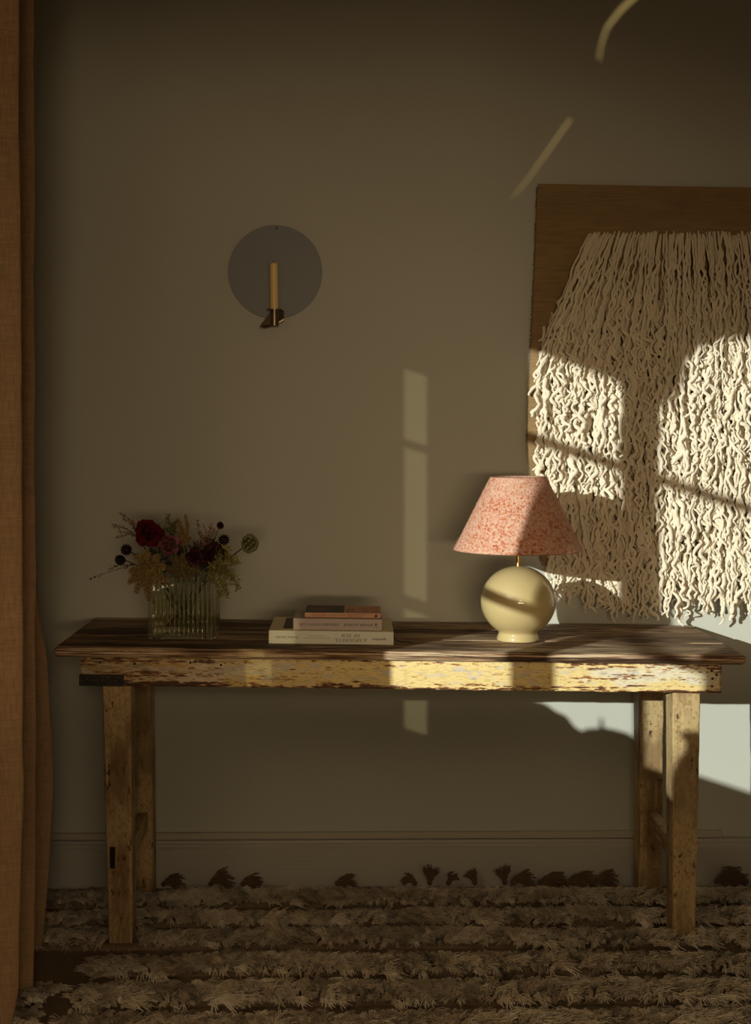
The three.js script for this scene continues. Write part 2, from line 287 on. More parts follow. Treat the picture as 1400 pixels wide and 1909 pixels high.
// ---------- table ----------
const TX = 0.11, TZ = -3.65, TY = 0.716, TILT = -0.0145;
const tableY = (x) => TY + TILT * (x - TX);
{
  const t = thing('console_table', 'long rustic wooden table with weathered brown top and flaking cream yellow painted apron', 'table', [TX, 0, TZ]);
  const put = (m, x, y, z, roll = TILT) => { m.position.set(x, y + (roll ? TILT * x : 0), z); m.rotation.z = roll; return m; };
  const H = 0.024;
  const planks = [[-3.40, -3.588], [-3.591, -3.772], [-3.775, -3.912]];
  planks.forEach(([a, b], i) => {
    const d = a - b, g = beam(1.622 - i * 0.006, H, d, i ? 0.004 : 0.0105, 90, i ? 0.0011 : 0.0026, 3 + i * 5, null, i ? 0.006 : 0.011);
    const uv = g.attributes.uv; for (let k = 0; k < uv.count; k++) uv.setXY(k, uv.getX(k) + 0.37 * i, uv.getY(k) + 0.17 * i + 0.03);
    put(part('plank', g, topMat, t), i === 2 ? 0.002 : 0.0035, TY - H / 2, (a + b) / 2 - TZ);
  });
  const ap = (len, h, d, seed, mat) => { const g = beam(len, h, d, 0.003, 80, 0.0014, seed); const uv = g.attributes.uv; for (let k = 0; k < uv.count; k++) uv.setX(k, uv.getX(k) + 0.7525); return g; };
  put(part('apron', ap(1.505, 0.069, 0.022, 9), apronMat, t), 0.0065, TY - H - 0.0345, -3.431 - TZ);
  put(part('apron', ap(1.49, 0.069, 0.022, 17), apronMat, t), 0.0065, TY - H - 0.0345, -3.885 - TZ);
  for (const [x, s] of [[-0.733, 23], [0.745, 29]]) { const m = part('apron', ap(0.43, 0.066, 0.022, s), apronMat, t); m.position.set(x, TY - H - 0.034 + TILT * x, -3.658 - TZ); m.rotation.y = Math.PI / 2; }
  const strap = part('metal_strap', beam(0.104, 0.027, 0.006, 0.002, 24, 0.0016, 41), M({ color: lin(0.02, 0.017, 0.014), roughness: 0.55, metalness: 0.3, bumpMap: plasterBump, bumpScale: 0.003 }), t, { label: 'black worn metal strap at the left end of the apron' });
  put(strap, -0.697, TY - H - 0.0555, -3.4195 - TZ);
  const nail = new THREE.CylinderGeometry(0.0026, 0.003, 0.004, 12); nail.rotateX(Math.PI / 2);
  const iron = M({ color: lin(0.015, 0.012, 0.01), roughness: 0.6, metalness: 0.5 });
  for (const [x, y] of [[0.735, 0.052], [0.737, 0.034], [0.736, 0.016], [0.747, 0.043], [-0.70, 0.056], [-0.62, 0.053], [-0.49, 0.057], [-0.478, 0.06], [-0.418, 0.052]]) put(part('nail', nail, iron, t), x, TY - H - 0.069 + y, -3.4195 - TZ, TILT);
  // legs: swept along their length, then stood upright; they taper on the outer side
  const leg = (x0, x1, b0, b1, zf, depth, seed) => {
    const h = 0.69, w = x1 - x0, g = beam(h, w, depth, 0.004, 46, 0.0015, seed, (u) => { const wl = mix(b0, x0, u), wr = mix(b1, x1, u); return [(wr - wl) / w, mix(0.9, 1, u), 0, mix(depth * 0.05, 0, u)].map((v, i) => i === 2 ? -((wl + wr) / 2 - (x0 + x1) / 2) : v); });
    g.rotateZ(Math.PI / 2); g.translate((x0 + x1) / 2 - TX, h / 2, zf - depth / 2 - TZ);
    const uv = g.attributes.uv; for (let k = 0; k < uv.count; k++) uv.setXY(k, uv.getX(k) + seed * 0.13, uv.getY(k) + seed * 0.07);
    return part('leg', g, legMat, t);
  };
  leg(-0.591, -0.523, -0.574, -0.518, -3.443, 0.066, 3);
  leg(0.758, 0.826, 0.758, 0.812, -3.443, 0.076, 7);
  leg(-0.594, -0.526, -0.580, -0.518, -3.800, 0.068, 13);
  leg(0.748, 0.816, 0.748, 0.808, -3.800, 0.072, 19);
  for (const [x, s] of [[-0.545, 51], [0.783, 57]]) { const g = beam(0.30, 0.045, 0.026, 0.003, 16, 0.001, s); g.rotateY(Math.PI / 2); const m = part('stretcher', g, legMat, t); m.position.set(x - TX, 0.214, -3.66 - TZ); }
  const notch = part('mortise', beam(0.05, 0.012, 0.006, 0.002, 8, 0.002, 61), M({ color: lin(0.012, 0.009, 0.007), roughness: 0.9 }), t); notch.rotation.z = Math.PI / 2; notch.position.set(-0.565 - TX, 0.225, -3.4415 - TZ);
}

// ---------- lamp ----------
{
  const x = 0.4085, z = -3.592, y0 = tableY(x) + 0.001;
  const t = thing('table_lamp', 'round cream glazed ceramic table lamp with a pink tweed cone shade', 'lamp', [x, y0, z]);
  const pr = []; const add = (r, y) => pr.push(new THREE.Vector2(r, y));
  add(0, 0); add(0.0505, 0); add(0.0525, 0.0015); add(0.0528, 0.005); add(0.0515, 0.011); add(0.0490, 0.0165); add(0.0484, 0.0185);
  const cy = 0.0965, a = 0.0925, b = 0.0868;
  for (let i = 0; i <= 40; i++) { const th = mix(-1.0, Math.PI / 2 - 0.02, i / 40); add(a * Math.cos(th), cy + b * Math.sin(th)); }
  add(0, cy + b);
  const glaze = new THREE.MeshPhysicalMaterial({ color: lin(0.60, 0.49, 0.25), roughness: 0.5, clearcoat: 1, clearcoatRoughness: 0.06, bumpMap: plasterBump, bumpScale: 0.0003, map: null });
  part('ceramic_base', new THREE.LatheGeometry(pr, 96), glaze, t);
  const brass = M({ color: lin(0.72, 0.48, 0.16), metalness: 1, roughness: 0.28 });
  part('brass_neck', new THREE.LatheGeometry([[0, 0.180], [0.0058, 0.180], [0.0062, 0.184], [0.0055, 0.189], [0.0046, 0.191], [0.0046, 0.235], [0, 0.235]].map((p) => new THREE.Vector2(...p)), 32), brass, t);
  part('bulb_holder', new THREE.LatheGeometry([[0, 0.234], [0.014, 0.234], [0.015, 0.262], [0.013, 0.266], [0, 0.268]].map((p) => new THREE.Vector2(...p)), 24), brass, t);
  const sh0 = 0.222, sh1 = 0.404, rb = 0.1585, rt = 0.0685;
  const tweed = tex(1024, 512, (u, v) => {
    const wx = 0.5 + 0.5 * Math.sin(u * 6.2832 * 256), wy = 0.5 + 0.5 * Math.sin(v * 6.2832 * 120);
    const row = vn(u * 200, v * 150, 200, 150, 8), rowb = vn(u * 128, v * 190, 128, 190, 31), tone = fbm(u, v, 9, 14, 3, 15), fleck = vn(u * 380, v * 170, 380, 170, 19), pale = vn(u * 220, v * 180, 220, 180, 23);
    let c = mix3([232, 166, 142], [252, 220, 202], pale);
    c = mix3(c, [214, 122, 84], sstep(0.52, 0.86, row * 0.5 + rowb * 0.5 + (tone - 0.5) * 0.35) * 0.9);
    c = mix3(c, [178, 72, 46], sstep(0.80, 0.93, fleck) * 0.85);
    const k = 0.84 + 0.16 * (wx * (1 - wy) + wy * (1 - wx)); return [c[0] * k, c[1] * k, c[2] * k];
  }, true);
  const tweedB = tex(1024, 512, (u, v) => 0.5 + 0.2 * Math.sin(u * 6.2832 * 190) * Math.sin(v * 6.2832 * 90) + 0.5 * (fbm(u, v, 90, 90, 2, 12) - 0.5), false);
  const tm = new THREE.MeshPhysicalMaterial({ map: tweed, bumpMap: tweedB, bumpScale: 0.0022, roughness: 1, sheen: 0.4, sheenRoughness: 0.6, sheenColor: lin(0.9, 0.6, 0.45) });
  part('lamp_shade', new THREE.LatheGeometry([[rb - 0.003, sh0 + 0.001], [rb - 0.001, sh0], [rb + 0.001, sh0 + 0.002], [mix(rb, rt, 0.33) + 0.0006, mix(sh0, sh1, 0.33)], [mix(rb, rt, 0.66) + 0.0006, mix(sh0, sh1, 0.66)], [rt + 0.001, sh1 - 0.002], [rt - 0.001, sh1], [rt - 0.003, sh1 - 0.002], [mix(rb, rt, 0.5) - 0.003, mix(sh0, sh1, 0.5)], [rb - 0.003, sh0 + 0.001]].map((p) => new THREE.Vector2(...p)), 128), tm, t);
  const ring = []; for (let i = 0; i < 3; i++) { const an = i * 2.094 + 0.4; ring.push(strand([[0, 0.386, 0], [Math.cos(an) * (rt - 0.0), 0.396, Math.sin(an) * (rt - 0.0)]], 0.0015, 6)); }
  ring.push(strand([[0, 0.264, 0], [0, 0.388, 0]], 0.003, 8));
  part('shade_carrier', merge(ring), brass, t);
  // loose fibres standing off the tweed
  const r = rng(12), fib = new THREE.InstancedMesh(strand([[0, 0, 0], [0.0016, 0.003, 0.0012], [0.001, 0.005, 0.003]], [0.00018, 0.00014, 0.00006], 3, false), M({ color: lin(0.72, 0.42, 0.28), roughness: 1 }), 5000);
  const m4 = new THREE.Matrix4(), q = new THREE.Quaternion(), e = new THREE.Euler();
  for (let i = 0; i < 5000; i++) { const an = r() * 6.2832, k = Math.sqrt(r()), rad = mix(rt, rb, k) + 0.0005, y = mix(sh1, sh0, k); q.setFromEuler(e.set(r() * 6.3, r() * 6.3, r() * 6.3)); const s = rr(0.5, 1.25, r); m4.compose(new THREE.Vector3(Math.cos(an) * rad, y, Math.sin(an) * rad), q, new THREE.Vector3(s, s, s)); fib.setMatrixAt(i, m4); }
  fib.name = 'tweed_fuzz'; fib.userData.kind = 'stuff'; t.add(fib);
}

// ---------- books ----------
function label(w, h, draw) { const c = document.createElement('canvas'); c.width = w; c.height = h; const g = c.getContext('2d'); draw(g, w, h); const t = new THREE.CanvasTexture(c); t.colorSpace = THREE.SRGBColorSpace; t.magFilter = THREE.LinearFilter; return t; }
function spaced(g, s, x, y, gap) { for (const ch of s) { g.fillText(ch, x, y); x += g.measureText(ch).width + gap; } return x; }
function faceUV(g, axis) { // stretch the texture over the face that looks along axis
  g = g.index ? g.toNonIndexed() : g; g.computeBoundingBox(); const b = g.boundingBox, p = g.attributes.position, uv = new Float32Array(p.count * 2);
  for (let i = 0; i < p.count; i++) { const u = (p.getX(i) - b.min.x) / (b.max.x - b.min.x); uv[2 * i] = u; uv[2 * i + 1] = axis === 'z' ? (p.getY(i) - b.min.y) / (b.max.y - b.min.y) : 1 - (p.getZ(i) - b.min.z) / (b.max.z - b.min.z); }
  g.setAttribute('uv', new THREE.BufferAttribute(uv, 2)); return g;
}
function book(name, lab, w, th, d, pos, turn, spineTex, coverTex, plain, board, hard) {
  const t = thing(name, lab, 'book', pos, 'books stacked on the table'); t.rotation.y = turn; t.rotation.z = TILT;
  const over = hard ? 0.003 : 0;
  part('spine', faceUV(rbox(w, th, board * 1.2, Math.min(0.0012, board * 0.45), 0, th / 2, -board * 0.6), 'z'), M({ map: spineTex, roughness: 0.6 }), t);
  part('front_cover', faceUV(rbox(w, board, d - board * 1.2, board * 0.4, 0, th - board / 2, -board * 1.2 - (d - board * 1.2) / 2), 'y'), M({ map: coverTex, roughness: 0.55 }), t);
  part('back_cover', rbox(w, board, d - board * 1.2, board * 0.4, 0, board / 2, -board * 1.2 - (d - board * 1.2) / 2), plain, t);
  const pg = tex(64, 128, (u, v) => { const l = 0.86 + 0.14 * vn(1, v * 90, 64, 90, 3); return [236 * l, 222 * l, 190 * l]; });
  part('page_block', box(w - over * 2, th - board * 2, d - board * 1.2 - over, 0, th / 2, -board * 1.2 - (d - board * 1.2 - over) / 2), M({ map: pg, roughness: 0.9 }), t);
  return t;
}
{
  const cream = '#efe3c2', ink = '#4d4a44';
  const s1 = label(1600, 176, (g, w, h) => {
    g.fillStyle = '#ebede4'; g.fillRect(0, 0, w, h); g.translate(w, h); g.rotate(Math.PI);     // the book lies upside down
    g.fillStyle = '#3a3a38'; g.font = 'bold 40px sans-serif'; g.fillText('gestalten', 98, 86);
    g.fillStyle = '#3d3c38'; g.font = '60px serif'; spaced(g, 'A SPOONFUL', 342, 78, 4); spaced(g, 'OF SUN', 432, 140, 4);
    g.fillStyle = '#6a675e'; g.font = '20px serif'; spaced(g, 'MEDITERRANEAN COOKING', 815, 88, 3); spaced(g, 'FOR ALL SEASONS', 862, 116, 3);
    g.fillStyle = '#3a3a38'; g.font = 'italic 38px serif'; g.fillText('Pauline Chardin', 1215, 100);
  });
  const c1 = label(1024, 860, (g, w, h) => {
    g.fillStyle = cream; g.fillRect(0, 0, w, h);
    g.fillStyle = '#3a2a1c'; g.fillRect(110, 60, 800, 690); const r = rng(5);
    for (let i = 0; i < 260; i++) { g.fillStyle = `rgba(${60 + r() * 90 | 0},${40 + r() * 60 | 0},${25 + r() * 35 | 0},0.35)`; g.beginPath(); g.ellipse(110 + r() * 800, 60 + r() * 690, 10 + r() * 60, 6 + r() * 30, r() * 3, 0, 7); g.fill(); }
    g.fillStyle = cream; g.fillRect(0, 0, 110, h); g.fillRect(910, 0, 200, h); g.fillRect(0, 750, w, 200); g.fillRect(0, 0, w, 60);
    g.save(); g.translate(940, 700); g.rotate(-Math.PI / 2); g.fillStyle = '#6b5a3a'; g.font = '40px serif'; g.fillText('A SPOONFUL OF SUN', 0, 0); g.restore();
  });
  const x1 = -0.0515, z1 = -3.488, y1 = tableY(x1) + 0.0006;
  const b1 = book('hardcover_book', 'large cream hardcover book at the bottom of the stack with an upside-down spine', 0.299, 0.0315, 0.25, [x1, y1, z1], 0.0, s1, c1, M({ color: lin(0.78, 0.72, 0.55), roughness: 0.6 }), 0.003, true);
  part('ribbon_marker', (() => { const p = curve([[0.10, 0.013, -0.10], [0.149, 0.012, -0.075], [0.158, 0.003, -0.055], [0.172, 0.0012, -0.046], [0.185, 0.0016, -0.043], [0.200, 0.0012, -0.034]], 30); return strand(p, p.map((_, i) => i > 27 ? 0.0006 : 0.0011), 6); })(), M({ color: lin(0.012, 0.01, 0.009), roughness: 0.7 }), b1, { label: 'thin black ribbon marker' });

  const s2 = label(1280, 160, (g, w, h) => {
    g.fillStyle = '#c3b5b5'; g.fillRect(0, 0, w, h); g.fillStyle = '#3c3432'; g.font = 'bold 44px serif';
    spaced(g, 'DET FALLNA IMPERIET', 84, 98, 3.2); spaced(g, 'MARTIN KRAGH', 726, 98, 5);
    g.fillStyle = '#4d3f3b'; g.beginPath(); g.moveTo(1190, 52); g.lineTo(1206, 72); g.lineTo(1190, 92); g.lineTo(1174, 72); g.fill(); g.font = 'bold 30px serif'; g.fillText('F', 1168, 116); g.fillText('R', 1196, 116);
  });
  const c2 = label(512, 340, (g, w, h) => { g.fillStyle = '#a9968c'; g.fillRect(0, 0, w, h); g.fillStyle = '#8d7a70'; g.fillRect(40, 40, w - 80, h - 80); });
  const x2 = -0.036, y2 = tableY(x2) + 0.0006 + 0.0315 + 0.0003;
  book('hardcover_book', 'greyish pink hardcover book in the middle of the stack with dark spine lettering', 0.2135, 0.0275, 0.15, [x2, y2, -3.502], 0.0, s2, c2, M({ color: lin(0.42, 0.36, 0.33), roughness: 0.6 }), 0.0025, true);

  const s3 = label(1100, 84, (g, w, h) => {
    g.fillStyle = '#d2a48c'; g.fillRect(0, 0, w, h); g.fillStyle = '#7d4a3a'; g.font = '46px serif'; spaced(g, 'CLAIRE KEEGAN', 110, 56, 9);
    g.fillStyle = '#4a2b22'; g.font = 'bold 24px serif'; spaced(g, 'SMALL THINGS LIKE', 610, 36, 1); spaced(g, 'THESE A NOVEL', 612, 64, 2);
    g.fillStyle = '#2b1a18'; g.beginPath(); g.ellipse(1030, 46, 16, 24, 0, 0, 7); g.fill(); g.fillRect(1006, 54, 44, 12);
  });
  const c3 = label(1100, 760, (g, w, h) => {
    g.fillStyle = '#d09a78'; g.fillRect(0, 0, w, h); const r = rng(8);
    g.fillStyle = '#241711'; g.fillRect(0, 0, 565, h);                                     // painted cover picture, dark
    for (let i = 0; i < 420; i++) { const x = r() * 545, y = r() * h, k = Math.exp(-(((x - 230) / 150) ** 2) - ((y - 440) / 190) ** 2); g.fillStyle = `rgba(${40 + 150 * k + r() * 40 | 0},${26 + 80 * k + r() * 28 | 0},${18 + 36 * k + r() * 18 | 0},0.4)`; g.beginPath(); g.ellipse(x, y, 8 + r() * 46, 4 + r() * 16, -0.6 + r(), 0, 7); g.fill(); }
    g.fillStyle = '#d09a78'; g.fillRect(565, 0, 600, h);
    g.save(); g.translate(640, 690); g.rotate(-Math.PI / 2); g.fillStyle = '#5a2f22'; g.font = 'bold 56px serif'; g.fillText('Small Things', 0, 0); g.fillText('Like These', 60, 66); g.restore();
    g.save(); g.translate(905, 710); g.rotate(-Math.PI / 2); g.fillStyle = '#a85a34'; g.font = '112px serif'; spaced(g, 'CLAIRE', 60, 0, 16); spaced(g, 'KEEGAN', 30, 140, 16); g.restore();
  });
  const x3 = -0.0235, y3 = y2 + 0.0275 + 0.0003 + TILT * 0.01;
  book('paperback_book', 'thin orange paperback on top of the stack with a dark picture on its cover', 0.1835, 0.0115, 0.145, [x3, y3, -3.522], -0.01, s3, c3, M({ color: lin(0.7, 0.35, 0.15), roughness: 0.6 }), 0.0008, false);
}

// ---------- candle sconce ----------
{
  const cx = -0.208, cy = 1.655, t = thing('wall_sconce', 'round grey metal wall disc with a small folded candle holder', 'sconce', [cx, cy, WALL]);
  const steel = M({ color: lin(0.225, 0.25, 0.29), metalness: 0.0, roughness: 0.5, bumpMap: plasterBump, bumpScale: 0.0004 });
  const dark = M({ color: lin(0.22, 0.17, 0.12), metalness: 0.9, roughness: 0.34 });
  const disc = new THREE.LatheGeometry([[0, 0], [0.1246, 0], [0.1256, 0.0008], [0.1256, 0.0024], [0.1248, 0.003], [0, 0.003]].map((p) => new THREE.Vector2(...p)), 128); disc.rotateX(Math.PI / 2); disc.translate(0, 0, 0.008);
  part('back_disc', disc, steel, t);
  const sc = new THREE.SphereGeometry(0.0026, 12, 8); sc.scale(1, 1, 0.5); sc.translate(0.004, 0.117, 0.0112);
  part('screw', sc, M({ color: lin(0.01, 0.01, 0.01), roughness: 0.5 }), t);
  const X = 0.0, Z = 0.045, B = -0.148;         // candle axis, lower end of the cup
  const cup = new THREE.LatheGeometry([[0, 0], [0.0105, 0], [0.0115, 0.001], [0.0115, 0.043], [0.0105, 0.044], [0.009, 0.043], [0.009, 0.004], [0, 0.004]].map((p) => new THREE.Vector2(...p)), 40); cup.translate(X, B, Z);
  part('candle_cup', cup, dark, t);
  const ringS = new THREE.Shape(); ringS.absarc(0, 0, 0.0215, 0, Math.PI * 2); const hole = new THREE.Path(); hole.absarc(0, 0, 0.0112, 0, Math.PI * 2); ringS.holes.push(hole);
  const ring = new THREE.ExtrudeGeometry(ringS, { depth: 0.0022, bevelEnabled: false, curveSegments: 40 }); ring.rotateX(-Math.PI / 2); ring.translate(X, B + 0.0425, Z);
  part('drip_ring', ring, dark, t);
  // folded sheet wings left and right of the cup, running back to the disc
  const wing = (pts, th) => { const s = new THREE.Shape(); pts.forEach(([x, y], i) => i ? s.lineTo(x, y) : s.moveTo(x, y)); s.closePath(); return new THREE.ExtrudeGeometry(s, { depth: th, bevelEnabled: true, bevelSize: 0.0004, bevelThickness: 0.0004, bevelSegments: 1 }); };
  const wl = wing([[0, 0.045], [0, 0], [-0.036, -0.003], [-0.034, 0.003]], 0.0014); wl.rotateY(0.35); wl.translate(X - 0.005, B, Z - 0.012);
  const wlf = wing([[0, 0.0], [-0.034, -0.004], [-0.022, -0.011], [0, -0.003]], 0.0014); wlf.rotateX(-0.5); wlf.translate(X - 0.004, B + 0.004, Z - 0.004);
  const wr = wing([[0, 0.043], [0, 0.006], [0.022, 0.014], [0.022, 0.043]], 0.0014); wr.rotateY(0.7); wr.translate(X + 0.006, B, Z - 0.006);
  const wrf = wing([[0, 0.004], [0.02, 0.016], [0.016, 0.008], [0, 0.0]], 0.0014); wrf.translate(X + 0.006, B + 0.006, Z - 0.01);
  const arm = rbox(0.02, 0.0016, 0.045, 0.0006, X, B + 0.036, Z - 0.024);
  part('folded_bracket', merge([wl, wlf, wr, wrf, arm]), dark, t);
  const c = thing('taper_candle', 'unlit yellow beeswax taper candle standing in the wall disc holder', 'candle', [cx + X, cy + B + 0.0045, WALL + Z]);
  const cg = new THREE.LatheGeometry([[0, 0], [0.0088, 0], [0.0105, 0.04], [0.0111, 0.05], [0.0108, 0.155], [0.0098, 0.162], [0.007, 0.1645], [0, 0.164]].map((p) => new THREE.Vector2(...p)), 36);
  part('wax_stick', cg, new THREE.MeshPhysicalMaterial({ color: lin(0.98, 0.72, 0.33), roughness: 0.45 }), c);
  part('wick', strand([[0, 0.162, 0], [0.0004, 0.167, 0], [-0.0006, 0.171, 0]], 0.0008, 6), M({ color: lin(0.01, 0.01, 0.01) }), c);
  c.rotation.z = 0.012;
}

// ---------- woven wall hanging ----------
{
  const t = thing('wall_hanging', 'shaggy cream wool wall hanging of wavy yarn on a brown woven cloth', 'wall hanging', [0.9, 1.3, WALL]);
  const ox = 0.9, oy = 1.3;
  // backing cloth
  const wv = tex(512, 512, (u, v) => { const k = 0.82 + 0.18 * Math.sin((u * 2 + v) * 6.2832 * 40) * Math.sin(v * 6.2832 * 80) + 0.12 * (vn(u * 8, v * 120, 8, 120, 6) - 0.5) + 0.08 * (fbm(u, v, 3, 9, 3, 9) - 0.5); return [192 * k, 160 * k, 116 * k]; }, true, [3, 3]);
  const bm = M({ map: wv, roughness: 0.95, bumpMap: tex(256, 256, (u, v) => 0.5 + 0.5 * Math.sin((u * 2 + v) * 6.2832 * 20) * Math.sin(v * 6.2832 * 40), false, [6, 6]), bumpScale: 0.0015 });
  const pos = [], uv = [], idx = [], NX = 60, NY = 80, left = [[0.7, 0.545], [0.80, 0.52], [1.0, 0.487], [1.2, 0.470], [1.32, 0.473], [1.6, 0.487], [1.893, 0.499]];
  for (const side of [1, 0]) for (let j = 0; j <= NY; j++) for (let i = 0; i <= NX; i++) {
    const v = j / NY, u = i / NX, y = mix(1.893 - 0.018 * u, 0.865, v), xl = pw(left, y) + 0.0012 * n3(1, y * 40, 0), x = mix(xl, 1.62, u);
    const bulge = 0.010 + 0.005 * n3(x * 5, y * 5, 2) + 0.006 * sstep(0.2, 0, u) * sstep(0.1, 0.5, v);
    pos.push(x - ox, y - oy, bulge + (side ? 0.006 : 0)); uv.push(x, y);
  }
  const C = NX + 1, S = C * (NY + 1);
  for (let j = 0; j < NY; j++) for (let i = 0; i < NX; i++) { const a = j * C + i; idx.push(a, a + C, a + 1, a + 1, a + C, a + C + 1); const b = a + S; idx.push(b, b + 1, b + C, b + 1, b + C + 1, b + C); }
  for (let i = 0; i < NX; i++) { const a = i, b = NY * C + i; idx.push(a, a + 1, a + S, a + 1, a + 1 + S, a + S, b, b + S, b + 1, b + 1, b + S, b + 1 + S); }
  for (let j = 0; j < NY; j++) { const a = j * C, b = a + NX; idx.push(a, a + S, a + C, a + C, a + S, a + C + S, b, b + C, b + S, b + C, b + C + S, b + S); }
  const g = new THREE.BufferGeometry(); g.setAttribute('position', new THREE.Float32BufferAttribute(pos, 3)); g.setAttribute('uv', new THREE.Float32BufferAttribute(uv, 2)); g.setIndex(idx);
  part('backing_cloth', toCreasedNormals(g, 0.9), bm, t);
  const fr = rng(77), tufts = [];
  for (let y = 0.88; y < 1.885; y += 0.0042) { const x = pw(left, y); tufts.push(strand([[x + 0.002 - ox, y - oy, 0.013], [x - rr(0.002, 0.005, fr) - ox, y + rr(-0.002, 0.002, fr) - oy, 0.014]], 0.0011, 4)); }
  part('selvedge_loops', merge(tufts), bm, t, { kind: 'stuff' });
  // yarns
  const wool = M({ color: lin(0.87, 0.79, 0.655), roughness: 1 }), r = rng(2024), list = [];
  const edge = [[0.70, 0.66], [0.735, 0.62], [0.79, 0.56], [0.875, 0.540], [1.0, 0.516], [1.12, 0.502], [1.3, 0.496], [1.376, 0.499], [1.45, 0.512], [1.6, 0.565], [1.762, 0.640]];
  function yarn(x, y, L, rad, dx, wig, lift, row) {
    const n = Math.max(12, Math.round(L / 0.0052)), pts = [], rads = [], ph = r() * 100, kink = rr(22, 48, r), z0 = 0.016 + rr(0, 0.006, r), bend = rr(-1, 1, r) * wig * 1.5;
    for (let i = 0; i <= n; i++) {
      const s = i / n, grow = sstep(0, 0.35, s), yy = y - L * s * (1 - 0.06 * wig / 0.006 * s);
      const wx = wig * grow * (n3(ph, s * L * kink, 0) * 1.8 + 0.5 * n3(ph, s * L * kink * 2.1, 4)), wz = wig * grow * (n3(ph + 40, s * L * kink, 2) * 1.3);
      let px = x + dx * Math.pow(s, 0.85) + wx + bend * s * s;
      let pz = z0 + lift * Math.sin(Math.min(1, s * 1.25) * Math.PI * 0.62) + wz;
      pts.push([px - ox, yy - oy + wig * 0.5 * n3(ph + 9, s * L * kink * 1.4, 7), Math.max(0.016, pz)]);
      rads.push(rad * (0.86 + 0.3 * n3(ph + 70, s * L * 60, 1)) * (s < 0.03 ? 0.8 : 1) * (s > 0.93 ? 0.72 : 1));
    }
    list.push({ g: strand(pts, rads, 6), x, y: y - L / 2, L, row, lift });
  }
  // upper tier: long, fairly straight yarns that fan out
  for (let layer = 0; layer < 3; layer++) for (let x = 0.638 + 0.004 * layer; x < 1.32; x += rr(0.008, 0.0155, r)) {
    const f = clamp((x - 0.638) / 0.30), fan = -0.145 * (1 - f) * (1 - 0.35 * f) + 0.05 * sstep(0.95, 1.15, x), L = rr(0.25, 0.385, r) - 0.05 * layer * (1 - layer) ;
    yarn(x, 1.765 - rr(0, 0.012, r), L, rr(0.0027, 0.0046, r), fan * (L / 0.33) + rr(-0.028, 0.028, r), rr(0.003, 0.009, r), rr(0.006, 0.05, r) + 0.008 * layer, 0);
  }
  for (let layer = 0; layer < 2; layer++) for (let x = 0.60; x < 1.32; x += rr(0.008, 0.013, r)) { const f = clamp((x - 0.6) / 0.3); yarn(x, 1.66 - rr(0, 0.05, r), rr(0.18, 0.26, r), rr(0.003, 0.0052, r), -0.09 * (1 - f) + rr(-0.012, 0.012, r), rr(0.005, 0.009, r), rr(0.016, 0.028, r), 1); }
  // lower rows: short, curly
  const rows = [1.56, 1.49, 1.425, 1.37, 1.31, 1.25, 1.19, 1.13, 1.075, 1.02, 0.965, 0.915, 0.872];
  rows.forEach((y, k) => {
    for (let layer = 0; layer < 2; layer++) for (let x = pw(edge, y - 0.06) + 0.004 + rr(0, 0.006, r); x < 1.32; x += rr(0.009, 0.0155, r)) {
      const L = y < 0.9 ? rr(0.09, 0.165, r) * (x < 0.66 ? 0.72 : 1) : rr(0.11, 0.2, r), near = sstep(0.06, 0, x - pw(edge, y));
      const low = y - L < 0.79 && x < 0.62 ? Math.max(0.05, y - 0.79 + rr(-0.01, 0.03, r)) : L;
      yarn(x, y + rr(-0.02, 0.02, r), low, rr(0.0028, 0.0068, r), rr(-0.018, 0.018, r) - 0.012 * near, rr(0.005, 0.0145, r), rr(0.010, 0.056, r), k + 2);
    }
  });
  list.forEach((s) => { s.score = (s.x < 1.08 ? 1 : 0) + s.L * 1.5 + s.lift * 12 + r() * 0.3; });
  list.sort((a, b) => b.score - a.score);
  list.slice(0, 298).forEach((s) => part('yarn_strand', s.g, wool, t));
  part('yarn_shag', merge(list.slice(298).map((s) => s.g)), wool, t, { kind: 'stuff' });
}

